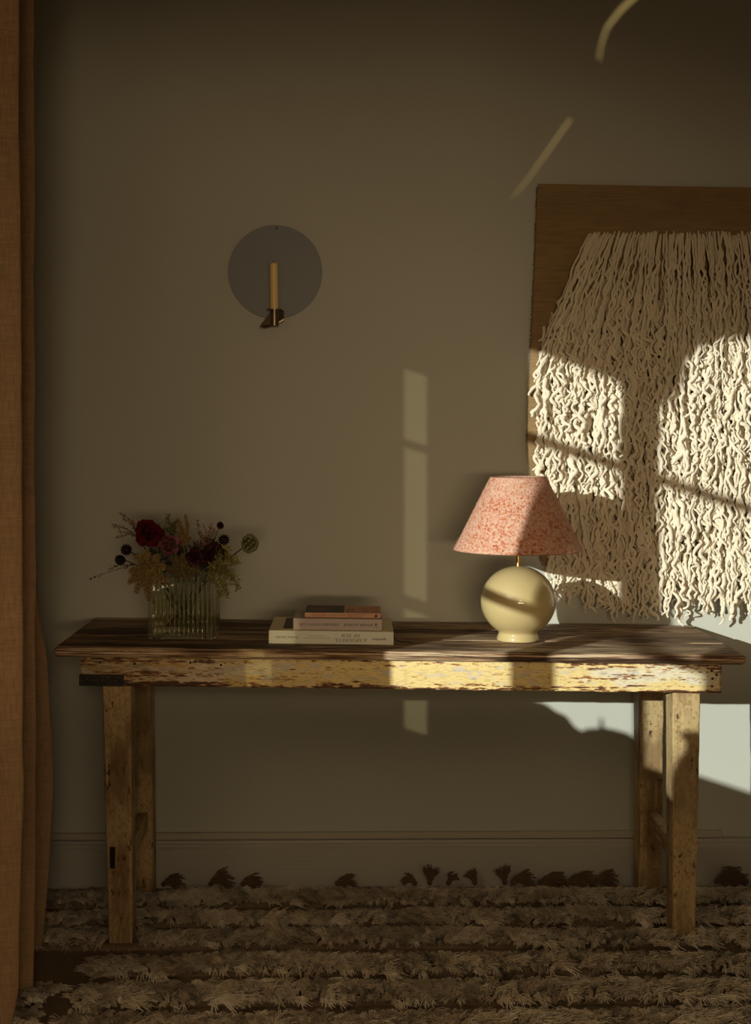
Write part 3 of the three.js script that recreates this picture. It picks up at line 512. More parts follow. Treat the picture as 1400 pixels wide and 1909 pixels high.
// ---------- curtain ----------
{
  const t = thing('linen_curtain', 'floor-length brown linen curtain hanging in deep folds beside the wall', 'curtain', [-0.78, 0, -3.0]);
  const ND = 300, NY = 110, yTop = 2.95;
  // folds: distance from the back wall, how far each crest stands out at each height, and its width
  const folds = [
    { d: 0.40, x: [[0, -0.80], [0.3, -0.79], [1, -0.83], [3, -0.84]], w: 0.035 },
    { d: 0.545, x: [[0, -0.722], [0.25, -0.700], [0.43, -0.690], [0.7, -0.708], [0.95, -0.745], [1.1, -0.775], [3, -0.80]], w: 0.040 },
    { d: 0.66, x: [[0, -0.735], [0.5, -0.722], [0.9, -0.75], [3, -0.78]], w: 0.022 },
    { d: 0.79, x: [[0, -0.682], [0.4, -0.676], [0.9, -0.678], [1.5, -0.683], [3, -0.690]], w: 0.036 },
    { d: 0.915, x: [[0, -0.78], [0.6, -0.745], [1.2, -0.75], [3, -0.76]], w: 0.014 },
    { d: 1.03, x: [[0, -0.685], [0.12, -0.662], [0.5, -0.654], [1.0, -0.656], [3, -0.664]], w: 0.038 },
    { d: 1.17, x: [[0, -0.71], [0.9, -0.672], [3, -0.70]], w: 0.02 },
    { d: 1.30, x: [[0, -0.66], [0.9, -0.648], [1.3, -0.66], [3, -0.70]], w: 0.045 },
  ];
  const fx = (d, y) => { let m = -0.86; let acc = 0; for (const f of folds) { const sway = 0.012 * Math.sin(y * 1.7 + f.d * 9) * (f.w > 0.03 ? 1 : 0.6), a = pw(f.x, y) + 0.80 + 0.06, q = (d - f.d - sway) / f.w; const b = a * Math.exp(-Math.pow(Math.abs(q), 1.7)); acc = Math.max(acc, b) + 0.25 * Math.min(acc, b); } return m + acc + 0.004 * n3(d * 9, y * 3, 1) + 0.0022 * n3(d * 30, y * 9, 4); };
  const pos = [], uv = [], idx = [];
  const C = NY + 1, S = C * (ND + 1);
  for (const side of [0, 1]) for (let i = 0; i <= ND; i++) { let arc = i / ND * 2.2; for (let j = 0; j <= NY; j++) { const d = mix(0.30, 1.46, i / ND), y0 = 0.035 + 0.018 * Math.sin(d * 23) + 0.012 * n3(d * 8, 0, 3), y = mix(y0, yTop, j / NY); const x = Math.min(fx(d, y), mix(9, 0.118, sstep(1.0, 1.04, d)) - 0.766 * d + 0.004 * n3(d * 30, y * 4, 2)) - side * 0.0025; pos.push(x + 0.78, y, WALL + d + 3.0); uv.push(arc, y); } }
  for (let i = 0; i < ND; i++) for (let j = 0; j < NY; j++) { const a = i * C + j; idx.push(a, a + 1, a + C, a + 1, a + C + 1, a + C); const b = a + S; idx.push(b, b + C, b + 1, b + 1, b + C, b + C + 1); }
  for (let i = 0; i < ND; i++) { const a = i * C; idx.push(a, a + C, a + S, a + C, a + C + S, a + S); const b = a + NY; idx.push(b, b + S, b + C, b + C, b + S, b + C + S); }
  for (let j = 0; j < NY; j++) { const a = j, b = ND * C + j; idx.push(a, a + S, a + 1, a + 1, a + S, a + 1 + S, b, b + 1, b + S, b + 1, b + 1 + S, b + S); }
  const g = new THREE.BufferGeometry(); g.setAttribute('position', new THREE.Float32BufferAttribute(pos, 3)); g.setAttribute('uv', new THREE.Float32BufferAttribute(uv, 2)); g.setIndex(idx); g.computeVertexNormals();
  const lc = tex(512, 512, (u, v) => { const k = 0.86 + 0.12 * (vn(u * 12, v * 256, 12, 256, 3) - 0.5) + 0.12 * (vn(u * 256, v * 12, 256, 12, 5) - 0.5) + 0.05 * fbm(u, v, 4, 4, 3, 7); return [198 * k, 162 * k, 126 * k]; }, true, [5, 5]);
  part('curtain_cloth', g, M({ map: lc, roughness: 1, bumpMap: weaveBump, bumpScale: 0.0012 }), t);
  const pole = new THREE.CylinderGeometry(0.014, 0.014, 3.2, 20); pole.rotateX(Math.PI / 2); pole.translate(0, 0, 0);
  const p = thing('curtain_pole', 'plain dark curtain pole carrying the brown linen curtain', 'curtain pole', [-0.75, 2.975, -2.25]);
  part('rod', pole, M({ color: lin(0.05, 0.035, 0.025), roughness: 0.5 }), p);
  for (const z of [-1.5, 1.5]) part('pole_bracket', box(0.32, 0.02, 0.02, -0.15, 0, z), M({ color: lin(0.05, 0.035, 0.025) }), p);
}

// ---------- rug ----------
{
  const t = thing('shag_rug', 'long-haired taupe shag rug with ridged rows of pile and dark tassels', 'rug', [0.2, 0, -2.9]);
  const X0 = -0.84, X1 = 1.62, Z0 = -3.885, Z1 = -2.2, ox = 0.2, oz = -2.9;
  const baseM = M({ color: lin(0.26, 0.19, 0.13), roughness: 1, bumpMap: weaveBump, bumpScale: 0.002 });
  part('woven_ground', metricUV(rbox(X1 - X0, 0.012, Z1 - Z0, 0.004, (X0 + X1) / 2 - ox, 0.0065, (Z0 + Z1) / 2 - oz)), baseM, t);
  const ridge = (za, zb, xa, xb) => { const sh = new THREE.Shape(); sh.moveTo(za, 0.010); sh.quadraticCurveTo(mix(za, zb, 0.45), 0.014, mix(za, zb, 0.7), 0.023); sh.quadraticCurveTo(zb - 0.026, 0.026, zb - 0.024, 0.010); sh.closePath(); const g = new THREE.ExtrudeGeometry(sh, { depth: xb - xa, bevelEnabled: false }); g.rotateY(-Math.PI / 2); g.translate(xb - ox, 0, -oz); return g; };
  const pileM = M({ color: lin(1, 1, 1), roughness: 0.8 });
  // locks of pile: a few bent hairs each, several variants
  const lock = (seed) => {
    const r = rng(seed), hs = [], sway = rr(-0.35, 0.35, r);
    for (let k = 0; k < 10; k++) {
      const L = rr(0.7, 1.12, r), bx = rr(-0.10, 0.10, r), bz = rr(-0.10, 0.10, r), sp = rr(-0.22, 0.22, r), curl = rr(0.4, 0.75, r), pts = [], n = 6;
      for (let i = 0; i <= n; i++) { const q = i / n, a = curl * q * 1.5; pts.push([bx * (1 - 0.5 * q) + (sway + sp) * q * q * L, L * (Math.sin(a) / (curl * 1.5)) * 0.98, bz * (1 - 0.4 * q) + L * (1 - Math.cos(a)) / (curl * 1.5) + 0.04 * Math.sin(q * 5 + k)]); }
      hs.push(strand(pts, pts.map((_, i) => 0.038 * (1 - 0.66 * i / n)), 3, false));
    }
    return merge(hs);
  };
  const locks = [1, 2, 3, 4].map((s) => lock(s * 31));
  const gaps = [-3.70, -3.555, -3.40, -3.235, -3.065, -2.90, -2.72, -2.54, -2.36];
  const q = new THREE.Quaternion(), e = new THREE.Euler(), m4 = new THREE.Matrix4(), col = new THREE.Color();
  function band(za, zb, xa, xb, seed) {
    const r = rng(seed), spots = [[], [], [], []];
    const nz = Math.round((zb - za) / 0.0105), nx = Math.round((xb - xa) / 0.0110);
    for (let j = 0; j < nz; j++) for (let i = 0; i < nx; i++) {
      const x = xa + (xb - xa) * (i + rr(-0.5, 1.5, r)) / nx, wob = 0.026 * n3(x * 2.3, za * 9, 1) + 0.012 * n3(x * 9, za * 7, 5);
      const zz = clamp((j + rr(-0.2, 1.2, r)) / nz), z = mix(za - 0.004, zb - 0.015, zz) + wob;       // the front of each row stays bare for its hair to hang over
      if (z < Z0 + 0.01) continue;
      const lift = 0.015 * sstep(0.15, 0.9, zz);
      const cl = n3(x * 7, z * 9, 3), cl2 = n3(x * 21, z * 24, 8);
      let L = (0.036 + 0.012 * zz) * (1 + 0.30 * cl + 0.2 * cl2 + rr(-0.15, 0.15, r));
      const yaw = 0.9 * n3(x * 5, z * 6, 11) + 1.1 * cl2 + rr(-0.35, 0.35, r) - 0.15, pitch = mix(0.9, 0.45, sstep(0, 0.85, zz)) + 0.5 * sstep(0.85, 1, zz) + 0.35 * cl2 + rr(-0.12, 0.12, r);
      for (const [lx, lz] of [[-0.546, -3.476], [-0.548, -3.834], [0.785, -3.481], [0.778, -3.836]]) if (Math.abs(x - lx) < 0.045 && z > lz - 0.06 && z < lz + 0.05) L *= 0.4;
      spots[(r() * 4) | 0].push([x, z, L, yaw, pitch, cl, cl2, r(), L < 0.022 ? 0 : lift]);
    }
    spots.forEach((list, k) => {
      const im = new THREE.InstancedMesh(locks[k], pileM, list.length);
      list.forEach(([x, z, L, yaw, pitch, cl, cl2, rnd, lift], i) => {
        q.setFromEuler(e.set(pitch, yaw, 0, 'YXZ')); m4.compose(new THREE.Vector3(x - ox, 0.011 + lift, z - oz), q, new THREE.Vector3(L, L, L)); im.setMatrixAt(i, m4);
        const b = 0.92 + 0.3 * cl + 0.8 * (rnd - 0.5) + 0.4 * cl2; im.setColorAt(i, col.setRGB(clamp(1.0 * b, 0, 0.97), clamp(0.87 * b, 0, 0.9), clamp(0.71 * b, 0, 0.8)));
      });
      im.name = numbered('pile_row'); im.userData.kind = 'stuff'; t.add(im);
    });
  }
  const zs = [Z0 + 0.02, ...gaps];
  for (let k = 0; k < zs.length - 1; k++) {
    const za = zs[k], zb = zs[k + 1]; part('row_backing', ridge(za, zb, za < -3.5 ? X0 + 0.01 : -0.59, X1), baseM, t);
    if (za < -3.5) band(za, zb, X0 + 0.01, X1, 100 + k); else { band(za, zb, -0.592, X1, 100 + k); if (za > -3.33) band(za, zb, X0, -0.648, 200 + k); }
  }
  // tassels along the edge by the wall
  const tm = M({ color: lin(0.13, 0.085, 0.055), roughness: 1 });
  function tassel(x, z, len, dir, seed, y0) {
    const r = rng(seed), gs = [], kn = new THREE.SphereGeometry(0.007, 14, 10); gs.push(kn);
    for (let k = 0; k < 60; k++) {
      const a = dir + rr(-0.55, 0.55, r), b = rr(-0.25, 0.35, r), L = len * rr(0.6, 1.1, r), c = Math.cos(a), s = Math.sin(a), w = rr(-0.005, 0.005, r);
      gs.push(strand([[0, 0, 0], [c * L * 0.25 + w, s * L * 0.3 + 0.003, b * L * 0.2], [c * L * 0.6 - w, s * L * 0.62 + 0.003, b * L * 0.35], [c * L + w, s * L - 0.18 * L * Math.abs(c) + rr(-0.003, 0.003, r), b * L * 0.4]], [0.0022, 0.0022, 0.0019, 0.0012], 4));
    }
    const m = part('tassel', merge(gs), tm, t); m.position.set(x - ox, y0, z - oz); return m;
  }
  [[-0.50, 0.055, 0.25], [-0.375, 0.06, 0.45], [-0.29, 0.05, 0.2], [-0.04, 0.05, 0.15], [0.165, 0.034, 2.6], [0.205, 0.046, 1.5], [0.255, 0.03, 1.0], [0.325, 0.036, 2.0], [0.405, 0.045, 1.75], [0.43, 0.055, 0.35], [0.50, 0.07, 0.08], [0.575, 0.075, 0.12], [0.645, 0.06, 0.2], [0.80, 0.05, 2.4], [0.97, 0.08, 0.15], [1.05, 0.07, 2.9]].forEach(([x, len, dir], i) => tassel(x, -3.868, len, dir, 300 + i, 0.028));
}

// ---------- vase, water ----------
const VX = -0.412, VZ = -3.588, VY = tableY(VX) + 0.0008;
{
  const W2 = 0.0785, D2 = 0.066, Hh = 0.142, RC = 0.007, t = thing('glass_vase', 'square ribbed clear glass vase half filled with water', 'vase', [VX, VY, VZ]); t.rotation.z = 0;
  const ringPts = (inset, flute) => {
    const out = [], w = W2 - inset, d = D2 - inset, rc = Math.max(0.002, RC - inset * 0.4);
    const seg = (x0, z0, x1, z1, nx, nz, n) => { for (let i = 0; i < n; i++) { const s = i / n, x = mix(x0, x1, s), z = mix(z0, z1, s), L = Math.hypot(x1 - x0, z1 - z0), ribs = Math.round(L / 0.0105), f = flute * (Math.abs(Math.sin(Math.PI * s * ribs)) - 0.5); out.push([x + nx * f, z + nz * f]); } };
    const cor = (cx, cz, a0) => { for (let i = 0; i < 6; i++) { const a = a0 + i / 6 * Math.PI / 2; out.push([cx + rc * Math.cos(a), cz + rc * Math.sin(a)]); } };
    seg(w, -d + rc, w, d - rc, 1, 0, 96); cor(w - rc, d - rc, 0);
    seg(w - rc, d, -w + rc, d, 0, 1, 112); cor(-w + rc, d - rc, Math.PI / 2);
    seg(-w, d - rc, -w, -d + rc, -1, 0, 96); cor(-w + rc, -d + rc, Math.PI);
    seg(-w + rc, -d, w - rc, -d, 0, -1, 112); cor(w - rc, -d + rc, Math.PI * 1.5);
    return out;
  };
  function loft(rings) {                      // rings: [y, points], first and last closed by a fan
    const n = rings[0][1].length, pos = [], idx = [];
    for (const [y, p] of rings) for (const [x, z] of p) pos.push(x, y, z);
    for (let j = 0; j < rings.length - 1; j++) for (let i = 0; i < n; i++) { const a = j * n + i, b = j * n + (i + 1) % n; idx.push(a, a + n, b, b, a + n, b + n); }
    for (const [j, f] of [[0, 1], [rings.length - 1, 0]]) { const c = pos.length / 3; pos.push(0, rings[j][0], 0); for (let i = 0; i < n; i++) { const a = j * n + i, b = j * n + (i + 1) % n; if (f) idx.push(a, b, c); else idx.push(b, a, c); } }
    const g = new THREE.BufferGeometry(); g.setAttribute('position', new THREE.Float32BufferAttribute(pos, 3)); g.setIndex(idx); return toCreasedNormals(g, 0.6);
  }
  const F = 0, T = 0.006;
  const glass = new THREE.MeshPhysicalMaterial({ color: lin(0.97, 0.98, 0.94), transmission: 1, thickness: 0, roughness: 0.02, ior: 1.5 });
  part('glass_body', loft([[0, ringPts(0.003, F)], [0.002, ringPts(0.0005, F)], [Hh - 0.002, ringPts(0, F)], [Hh, ringPts(0.0012, F * 0.8)], [Hh, ringPts(T - 0.0012, 0)], [Hh - 0.002, ringPts(T, 0)], [0.018, ringPts(T, 0)], [0.015, ringPts(T + 0.003, 0)]]), glass, t);
  const ribGlass = new THREE.MeshPhysicalMaterial({ color: lin(1, 1, 0.98), transmission: 1, thickness: 0.004, roughness: 0.015, ior: 1.52 });
  const rib = new THREE.CapsuleGeometry(0.0024, Hh - 0.010, 5, 12); rib.translate(0, Hh / 2, 0);
  for (const [n, w, f] of [[14, W2, (a) => [a, D2]], [14, W2, (a) => [a, -D2]], [11, D2, (a) => [W2, a]], [11, D2, (a) => [-W2, a]]])
    for (let i = 0; i < n; i++) { const [x, z] = f(mix(-w + 0.006, w - 0.006, i / (n - 1))); part('rib', rib, ribGlass, t).position.set(x, 0, z); }
  const wl = 0.097;
  const w = thing('vase_water', 'water standing in the square ribbed vase around the flower stems', 'water', [VX, VY, VZ]);
  part('water_body', loft([[0.0146, ringPts(T + 0.0026, 0)], [0.0178, ringPts(T - 0.0004, 0)], [wl, ringPts(T - 0.0004, 0)]]), new THREE.MeshPhysicalMaterial({ color: lin(0.93, 0.94, 0.82), transmission: 1, thickness: 0, roughness: 0.02, ior: 1.33 }), w);
}

// ---------- flowers ----------
{
  const Zc = VZ, K = 3.588 / 2718;
  const at = (x, y, dz = 0) => [((x - 700) / 2718 + 0.0157) * 3.588, 1.24 - (y - 795) * K, Zc + dz];       // sketch grid of the bouquet, at the vase's distance
  const r = rng(321), grp = 'cut flowers in the glass vase';
  const stemM = M({ color: lin(0.10, 0.14, 0.05), roughness: 0.6 }), darkStem = M({ color: lin(0.05, 0.03, 0.02), roughness: 0.7 });
  function bloomThing(name, label, cat, head) { return thing(name, label, cat, head, grp); }
  // stem from the vase floor over the rim to the head (all local to the head)
  function stem(t, head, mat = stemM, rad = 0.0022, foot = null) {
    const fx = foot ? foot[0] : clamp(VX + (VX - head[0]) * 0.25 + rr(-0.03, 0.03, r), VX - 0.06, VX + 0.06), fz = foot ? foot[1] : VZ + rr(-0.04, 0.04, r);
    const rx = clamp(mix(head[0], VX, 0.45), VX - 0.062, VX + 0.062), rz = clamp(mix(head[2], VZ, 0.4), VZ - 0.05, VZ + 0.05);
    const pts = curve([[fx, VY + 0.024, fz], [mix(fx, rx, 0.6), VY + 0.085, mix(fz, rz, 0.6)], [rx, VY + 0.146, rz], [mix(rx, head[0], 0.7), mix(VY + 0.15, head[1], 0.75), mix(rz, head[2], 0.7)], head], 26).map((p) => [p[0] - head[0], p[1] - head[1], p[2] - head[2]]);
    return part('stem', strand(pts, pts.map((_, i) => rad * (1 - 0.3 * i / pts.length)), 7), mat, t);
  }
  function petalGeo(w, l, cup, ruffle, seed) {
    const g = new THREE.PlaneGeometry(1, 1, 6, 6), p = g.attributes.position;
    for (let i = 0; i < p.count; i++) { const u = p.getX(i) * 2, v = p.getY(i) + 0.5, wd = w * Math.sin(Math.PI * (0.12 + 0.7 * v)) * (1 - 0.12 * v); p.setXYZ(i, u * wd * 0.5, v * l, cup * l * (v * v * 0.8) + cup * w * 0.5 * u * u * v + ruffle * n3(u * 3 + seed, v * 4, seed)); }
    const back = g.clone(), bp = back.attributes.position, ix = back.index; for (let i = 0; i < bp.count; i++) bp.setZ(i, bp.getZ(i) - 0.0004); for (let i = 0; i < ix.count; i += 3) { const a = ix.getX(i); ix.setX(i, ix.getX(i + 1)); ix.setX(i + 1, a); }
    g.computeVertexNormals(); back.computeVertexNormals(); return merge([g, back]);
  }
  function layeredBloom(t, R0, mats, rings, seed, facing, label) {
    const b = new THREE.Group(); b.name = numbered('bloom'); t.add(b); b.lookAt(...facing); const rs = rng(seed);
    const core = new THREE.SphereGeometry(R0 * 0.42, 14, 10); part('flower_heart', core, mats[mats.length - 1], b);
    rings.forEach(([n, tilt, len], k) => { const g = [0, 1, 2].map((i) => petalGeo(len * R0 * 1.05, len * R0, 0.35 + 0.1 * k, R0 * 0.28, seed + k * 3 + i)); for (let i = 0; i < n; i++) { const m = part('petal', g[i % 3], mats[(i + k) % mats.length], b); m.rotation.set(0, 0, 0); const az = (i + 0.5 * (k % 2)) / n * 6.2832 + rr(-0.15, 0.15, rs); const ps = rr(0.8, 1.22, rs); m.scale.set(ps, ps, ps); m.quaternion.setFromEuler(new THREE.Euler(0, 0, az)).multiply(new THREE.Quaternion().setFromEuler(new THREE.Euler(tilt + rr(-0.12, 0.12, rs), 0, 0))); } });
    return b;
  }
  const red = [M({ color: lin(0.17, 0.006, 0.018), roughness: 0.6 }), M({ color: lin(0.15, 0.004, 0.014), roughness: 0.6 }), M({ color: lin(0.08, 0.003, 0.008), roughness: 0.7 })];
  const mauve = [M({ color: lin(0.34, 0.10, 0.16), roughness: 0.7 }), M({ color: lin(0.25, 0.06, 0.11), roughness: 0.7 }), M({ color: lin(0.05, 0.06, 0.03), roughness: 0.8 })];
  const wine = [M({ color: lin(0.09, 0.01, 0.022), roughness: 0.6 }), M({ color: lin(0.055, 0.006, 0.015), roughness: 0.6 }), M({ color: lin(0.03, 0.006, 0.01), roughness: 0.7 })];
  const black = [M({ color: lin(0.022, 0.008, 0.012), roughness: 0.7 }), M({ color: lin(0.015, 0.006, 0.01), roughness: 0.7 })];

  // deep red carnation-like bloom and the mauve one under it
  { const h = at(283, 990, 0.035), t = bloomThing('red_flower', 'large deep red ruffled bloom at the top left of the bouquet', 'flower', h); stem(t, h, stemM, 0.0026); layeredBloom(t, 0.036, red, [[11, 0.15, 1], [10, 0.5, 0.95], [9, 0.85, 0.85], [8, 1.15, 0.7], [6, 1.4, 0.5]], 11, [0.1, 0.45, 0.9]); }
  { const h = at(318, 1012, 0.05), t = bloomThing('pink_flower', 'mauve pink scabious bloom just right of the red bloom', 'flower', h); stem(t, h); layeredBloom(t, 0.027, mauve, [[14, 0.1, 1], [13, 0.4, 0.9], [12, 0.75, 0.75], [10, 1.1, 0.5]], 21, [0.25, 0.5, 0.8]); }
  { const h = at(402, 1030, 0.03), t = bloomThing('burgundy_flower', 'wide dark burgundy bloom low on the right of the bouquet', 'flower', h); stem(t, h); layeredBloom(t, 0.031, wine, [[11, 0.1, 1], [10, 0.45, 0.9], [9, 0.8, 0.75], [7, 1.2, 0.55]], 31, [0.35, 0.1, 0.8]); }
  { const h = at(411, 978, 0.0), t = bloomThing('burgundy_flower', 'small round burgundy bud standing highest on the right', 'flower', h); stem(t, h, stemM, 0.0018); layeredBloom(t, 0.0135, wine, [[7, 0.75, 1], [6, 1.05, 1], [5, 1.35, 0.9]], 41, [0.2, 0.9, 0.4]); }
  { const h = at(366, 1035, 0.045), t = bloomThing('burgundy_flower', 'dark burgundy bloom in the middle, half hidden by pale florets', 'flower', h); stem(t, h); layeredBloom(t, 0.022, wine, [[10, 0.1, 1], [9, 0.5, 0.9], [7, 0.95, 0.7]], 42, [0.0, 0.2, 0.9]); }
  for (const [x, y, lab, f] of [[418, 1004, 'dark spiky daisy seen from the side below the burgundy bud', [0.9, 0.1, 0.25]], [229, 1040, 'near-black daisy head at the far left above the bare twig', [-0.9, -0.35, 0.12]], [240, 1022, 'near-black daisy tucked under the red bloom', [-0.75, 0.35, 0.3]]]) {
    const h = at(x, y, 0.02), t = bloomThing('dark_daisy', lab, 'flower', h); stem(t, h, darkStem, 0.0016); const b = new THREE.Group(); b.name = numbered('bloom'); t.add(b); b.lookAt(...f);
    const hub = new THREE.SphereGeometry(0.0055, 12, 8); hub.scale(1, 1, 0.6); part('flower_heart', hub, black[1], b);
    const g = petalGeo(0.006, 0.0155, 0.25, 0.0004, 3); for (let k = 0; k < 2; k++) for (let i = 0; i < 12; i++) { const m = part('petal', g, black[k], b); m.quaternion.setFromEuler(new THREE.Euler(0, 0, (i + k * 0.5) / 12 * 6.2832)).multiply(new THREE.Quaternion().setFromEuler(new THREE.Euler(0.2 + k * 0.35, 0, 0))); }
  }
  // cloud of tiny florets or leaflets scattered round a few side stems
  const bit = (s) => { const g = new THREE.IcosahedronGeometry(1, 0); g.scale(1, 0.75, 0.9); return g; };
  const leaflet = petalGeo(0.5, 1.6, 0.35, 0.05, 4), floret = bit();
  function spray(name, lab, cat, head, tips, opt) {
    const t = bloomThing(name, lab, cat, head); stem(t, head, opt.stem || stemM, opt.rad || 0.0017);
    const tw = [], spots = [];
    for (const tip of tips) {
      const v = [tip[0] - head[0], tip[1] - head[1], tip[2] - head[2]], L = Math.hypot(...v), mid = [v[0] * 0.5 + rr(-0.1, 0.1, r) * L, v[1] * 0.5 + (opt.arch || 0.12) * L, v[2] * 0.5 + rr(-0.1, 0.1, r) * L];
      const c = curve([[0, 0, 0], mid, v], 14); tw.push(strand(c, c.map((_, i) => 0.0009 * (1 - 0.5 * i / 14)), 5));
      const n = Math.round(opt.n * (opt.leaf ? 1.7 : 3.2) * (0.6 + L * 8));
      for (let k = 0; k < n; k++) { const s = Math.pow(r(), opt.pow || 0.7), p = c[Math.min(14, Math.floor(s * 14))], w = opt.width * (opt.taper ? 1.15 - s : 0.5 + 0.6 * Math.sin(s * 3)); const a = r() * 6.2832, cz = rr(-1, 1, r), q = Math.sqrt(1 - cz * cz) * w * Math.sqrt(r()); spots.push([p[0] + Math.cos(a) * q, p[1] + cz * w * 0.9, p[2] + Math.sin(a) * q, p]); }
    }
    spots.forEach((s, k) => { if (k % 5 === 0) tw.push(strand([[s[3][0], s[3][1], s[3][2]], [s[0], s[1], s[2]]], 0.00035, 3, false)); });
    part('twig', merge(tw), opt.stem || stemM, t);
    const im = new THREE.InstancedMesh(opt.leaf ? leaflet : floret, opt.mat, spots.length), m4 = new THREE.Matrix4(), q = new THREE.Quaternion(), e = new THREE.Euler(), c = new THREE.Color();
    spots.forEach((s, i) => { const k = opt.size * (opt.leaf ? 1.1 : 0.85) * rr(0.5, 1.5, r); q.setFromEuler(e.set(r() * 6.3, r() * 6.3, r() * 6.3)); im.setMatrixAt(i, m4.compose(new THREE.Vector3(s[0], s[1], s[2]), q, new THREE.Vector3(k, k, k))); const a = opt.cols[(r() * opt.cols.length) | 0], b = rr(0.6, 1.3, r); im.setColorAt(i, c.setRGB(a[0] * b, a[1] * b, a[2] * b)); });
    im.name = numbered(opt.leaf ? 'leaflets' : 'florets'); im.userData.kind = 'stuff'; t.add(im); return t;
  }
  const white = M({ color: lin(1, 1, 1), roughness: 0.85 });
  const gold = [[0.42, 0.28, 0.10], [0.34, 0.21, 0.08], [0.24, 0.14, 0.06], [0.45, 0.34, 0.12]], brown = [[0.22, 0.12, 0.06], [0.16, 0.08, 0.04], [0.30, 0.18, 0.08]], green = [[0.16, 0.17, 0.05], [0.24, 0.22, 0.06], [0.10, 0.12, 0.04]], rose = [[0.40, 0.17, 0.14], [0.30, 0.09, 0.085], [0.16, 0.045, 0.045], [0.62, 0.38, 0.29]];
  const P = (l) => l.map(([x, y, z]) => at(x, y, z || 0));
  spray('astilbe_spray', 'broad golden brown feathery plume spilling over the left of the vase rim', 'flower', at(285, 1062, 0.06), P([[262, 1030, 0.08], [285, 1022, 0.09], [305, 1030, 0.08], [252, 1060, 0.07], [262, 1098, 0.07], [288, 1112, 0.085], [278, 1085, 0.09], [318, 1050, 0.08], [300, 1082, 0.085], [320, 1078, 0.08], [247, 1082, 0.06]]), { n: 150, width: 0.012, size: 0.0016, cols: gold, mat: white, pow: 0.75 });
  spray('astilbe_spray', 'upright golden brown plume rising at the centre top of the bouquet', 'flower', at(344, 1012, 0.01), P([[346, 958, 0.0], [338, 972, 0.01], [352, 985, 0.01], [336, 995, 0.02], [358, 1000, 0.02], [330, 966, -0.01]]), { n: 170, width: 0.010, size: 0.0015, cols: [...gold, ...brown], mat: white, taper: true });
  spray('astilbe_spray', 'dull brown plume filling the middle of the bouquet just above the rim', 'flower', at(345, 1058, 0.03), P([[330, 1035, 0.05], [350, 1030, 0.05], [365, 1050, 0.05], [335, 1072, 0.06], [360, 1074, 0.055], [320, 1060, 0.06], [375, 1062, 0.04]]), { n: 170, width: 0.013, size: 0.0016, cols: [...brown, ...green], mat: white });
  spray('green_sprig', 'loose yellow green leafy sprig drooping over the right of the rim', 'foliage', at(408, 1050, 0.05), P([[430, 1020, 0.04], [445, 1045, 0.03], [440, 1075, 0.05], [450, 1095, 0.05], [428, 1108, 0.06], [412, 1112, 0.065], [405, 1085, 0.07], [420, 1060, 0.065], [410, 1025, 0.05], [398, 1070, 0.06], [436, 1035, 0.04]]), { n: 60, width: 0.013, size: 0.0052, leaf: true, cols: [[0.30, 0.27, 0.07], [0.22, 0.21, 0.06], [0.38, 0.33, 0.10]], mat: white });
  spray('green_sprig', 'thin green sprig standing between the red bloom and the central plume', 'foliage', at(322, 1000, 0.0), P([[312, 962, 0], [320, 975, 0], [330, 970, 0], [308, 985, 0.01], [326, 985, 0.0]]), { n: 40, width: 0.008, size: 0.004, leaf: true, cols: green, mat: white });
  spray('pink_sprig', 'fan of tiny pink buds at the far upper left of the bouquet', 'flower', at(258, 1000, 0.01), P([[222, 954, 0.01], [210, 977, 0.01], [212, 981, 0.02], [217, 1002, 0.01], [248, 968, 0], [230, 965, 0.0], [222, 990, 0.02]]), { n: 11, width: 0.0055, size: 0.0016, cols: rose, mat: white, stem: darkStem });
  spray('pink_sprig', 'airy spray of tiny pale pink bells right of the central plume', 'flower', at(385, 1028, 0.02), P([[368, 968, 0.0], [380, 975, 0.01], [395, 975, 0], [372, 990, 0.02], [390, 1000, 0.03], [402, 985, 0.01], [362, 1005, 0.03], [378, 1015, 0.05], [396, 1018, 0.05], [382, 1000, 0.05]]), { n: 10, width: 0.008, size: 0.0017, cols: rose, mat: white, stem: darkStem });
  spray('budding_twig', 'bare dark twig with small buds reaching out far to the left', 'flower', at(255, 1050, 0.02), P([[165, 1079, 0.02], [204, 1061, 0.02]]), { n: 4, width: 0.005, size: 0.0022, cols: [[0.12, 0.04, 0.035], [0.2, 0.07, 0.05]], mat: white, stem: darkStem, arch: 0.05, rad: 0.0014, pow: 1 });
  spray('dark_foliage', 'dark green filler leaves deep inside the bouquet', 'foliage', at(340, 1065, -0.01), P([[270, 1030, -0.02], [300, 1010, -0.02], [335, 1020, -0.02], [370, 1020, -0.02], [400, 1010, -0.02], [410, 1050, -0.01], [300, 1060, 0.0], [375, 1060, 0.02], [260, 1055, -0.01], [395, 1058, 0.02]]), { n: 60, width: 0.012, size: 0.0065, leaf: true, cols: [[0.045, 0.05, 0.02], [0.06, 0.035, 0.02], [0.03, 0.035, 0.015]], mat: white });
  { // green knobbly head on the far right
    const h = at(467, 1012, 0.02), t = bloomThing('green_flower', 'knobbly green hydrangea head at the far right of the bouquet', 'flower', h); stem(t, h, darkStem, 0.002);
    const g = []; const rs = rng(61); for (let i = 0; i < 60; i++) { const y = 1 - 2 * (i + 0.5) / 60, a = i * 2.399, q = Math.sqrt(1 - y * y), R0 = 0.0165 * rr(0.9, 1.12, rs); for (let k = 0; k < 4; k++) { const p = petalGeo(0.0055, 0.0055, 0.3, 0.0004, i); p.rotateX(0.5); p.rotateZ(k * 1.5708 + i); p.lookAt(new THREE.Vector3(Math.cos(a) * q, y, Math.sin(a) * q)); p.translate(Math.cos(a) * q * R0, y * R0 * 1.15, Math.sin(a) * q * R0); g.push(p); } }
    part('florets', merge(g), M({ color: lin(0.24, 0.24, 0.075), roughness: 0.8 }), t, { kind: 'stuff' });
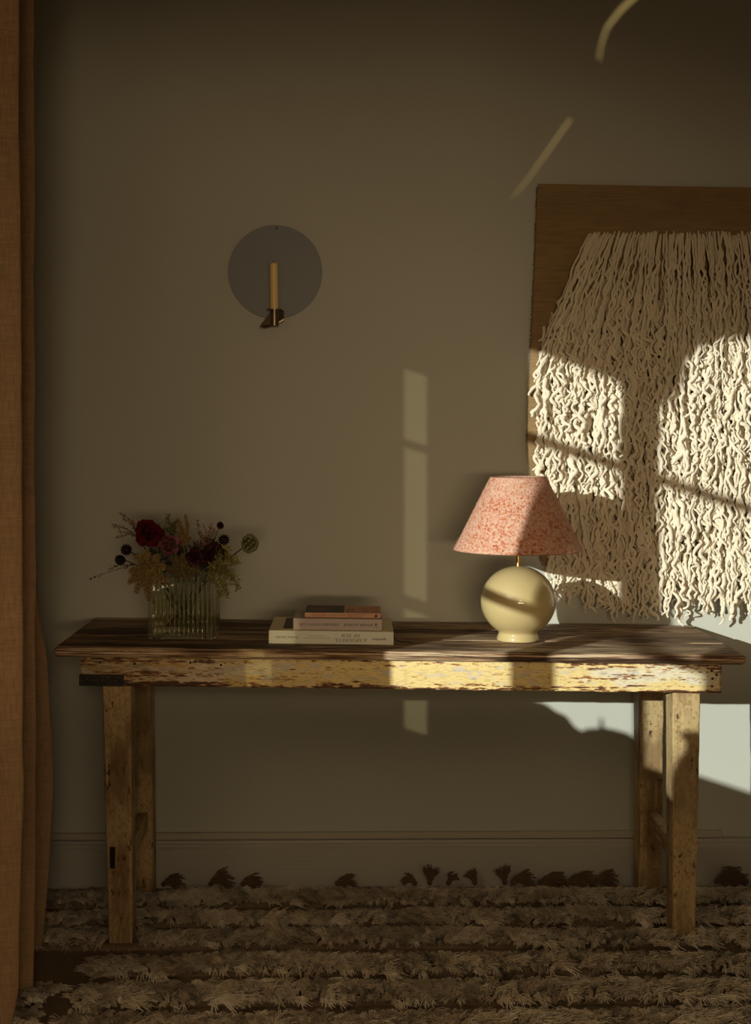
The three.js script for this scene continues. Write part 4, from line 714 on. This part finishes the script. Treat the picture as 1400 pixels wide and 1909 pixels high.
    part('flower_heart', new THREE.SphereGeometry(0.0155, 14, 10), M({ color: lin(0.06, 0.07, 0.025), roughness: 0.9 }), t);
  }
}

// ---------- things on the window sill, out of the frame (their shadows fall on the wall and the table legs) ----------
{
  const sx = LEFT + 0.05, sy = 0.9005, clay = M({ color: lin(0.3, 0.18, 0.1), roughness: 0.8 });
  const lathe = (pts) => new THREE.LatheGeometry(pts.map((p) => new THREE.Vector2(...p)), 40);
  const dz = (d) => WALL + d - 0.05 / 0.766;
  const a = thing('unseen_dish', 'unseen low lidded dish shape on the window sill, shading the wall under the table', 'dish', [sx, sy, dz(2.012)]);
  const lidded = lathe([[0, 0], [0.108, 0], [0.112, 0.005], [0.110, 0.022], [0.100, 0.030], [0.090, 0.034], [0.083, 0.044], [0.072, 0.059], [0.050, 0.066], [0.036, 0.076], [0.026, 0.081], [0, 0.082]]); lidded.scale(0.69, 1, 1.375);
  part('dish_body', lidded, clay, a);
  const b = thing('unseen_squash', 'unseen flattened shape with a short stalk on the window sill, shading the wall', 'unseen_squash', [sx, sy, dz(2.27)]);
  const sq = lathe([[0, 0], [0.03, 0.002], [0.068, 0.022], [0.072, 0.042], [0.05, 0.063], [0.02, 0.071], [0, 0.070]]); part('squash_body', sq, M({ color: lin(0.5, 0.25, 0.06), roughness: 0.6 }), b);
  part('stalk', strand([[0, 0.066, -0.02], [0, 0.08, -0.022], [0, 0.097, -0.021]], [0.008, 0.004, 0.003], 8), M({ color: lin(0.15, 0.13, 0.05) }), b);
  const c = thing('clay_jug', 'clay jug with a flared lip on the window sill', 'jug', [sx, sy, dz(2.955)]);
  part('jug_body', lathe([[0, 0], [0.06, 0], [0.07, 0.03], [0.073, 0.08], [0.068, 0.115], [0.055, 0.145], [0.042, 0.165], [0.042, 0.185], [0.055, 0.204], [0.052, 0.206], [0.036, 0.185], [0.036, 0.16], [0.05, 0.13], [0.06, 0.07], [0.05, 0.012], [0, 0.012]]), clay, c);
}

scene.traverse((o) => { if (o.isMesh) { o.castShadow = true; o.receiveShadow = true; } if (o.isDirectionalLight) o.castShadow = true; });
renderer.render(scene, camera);
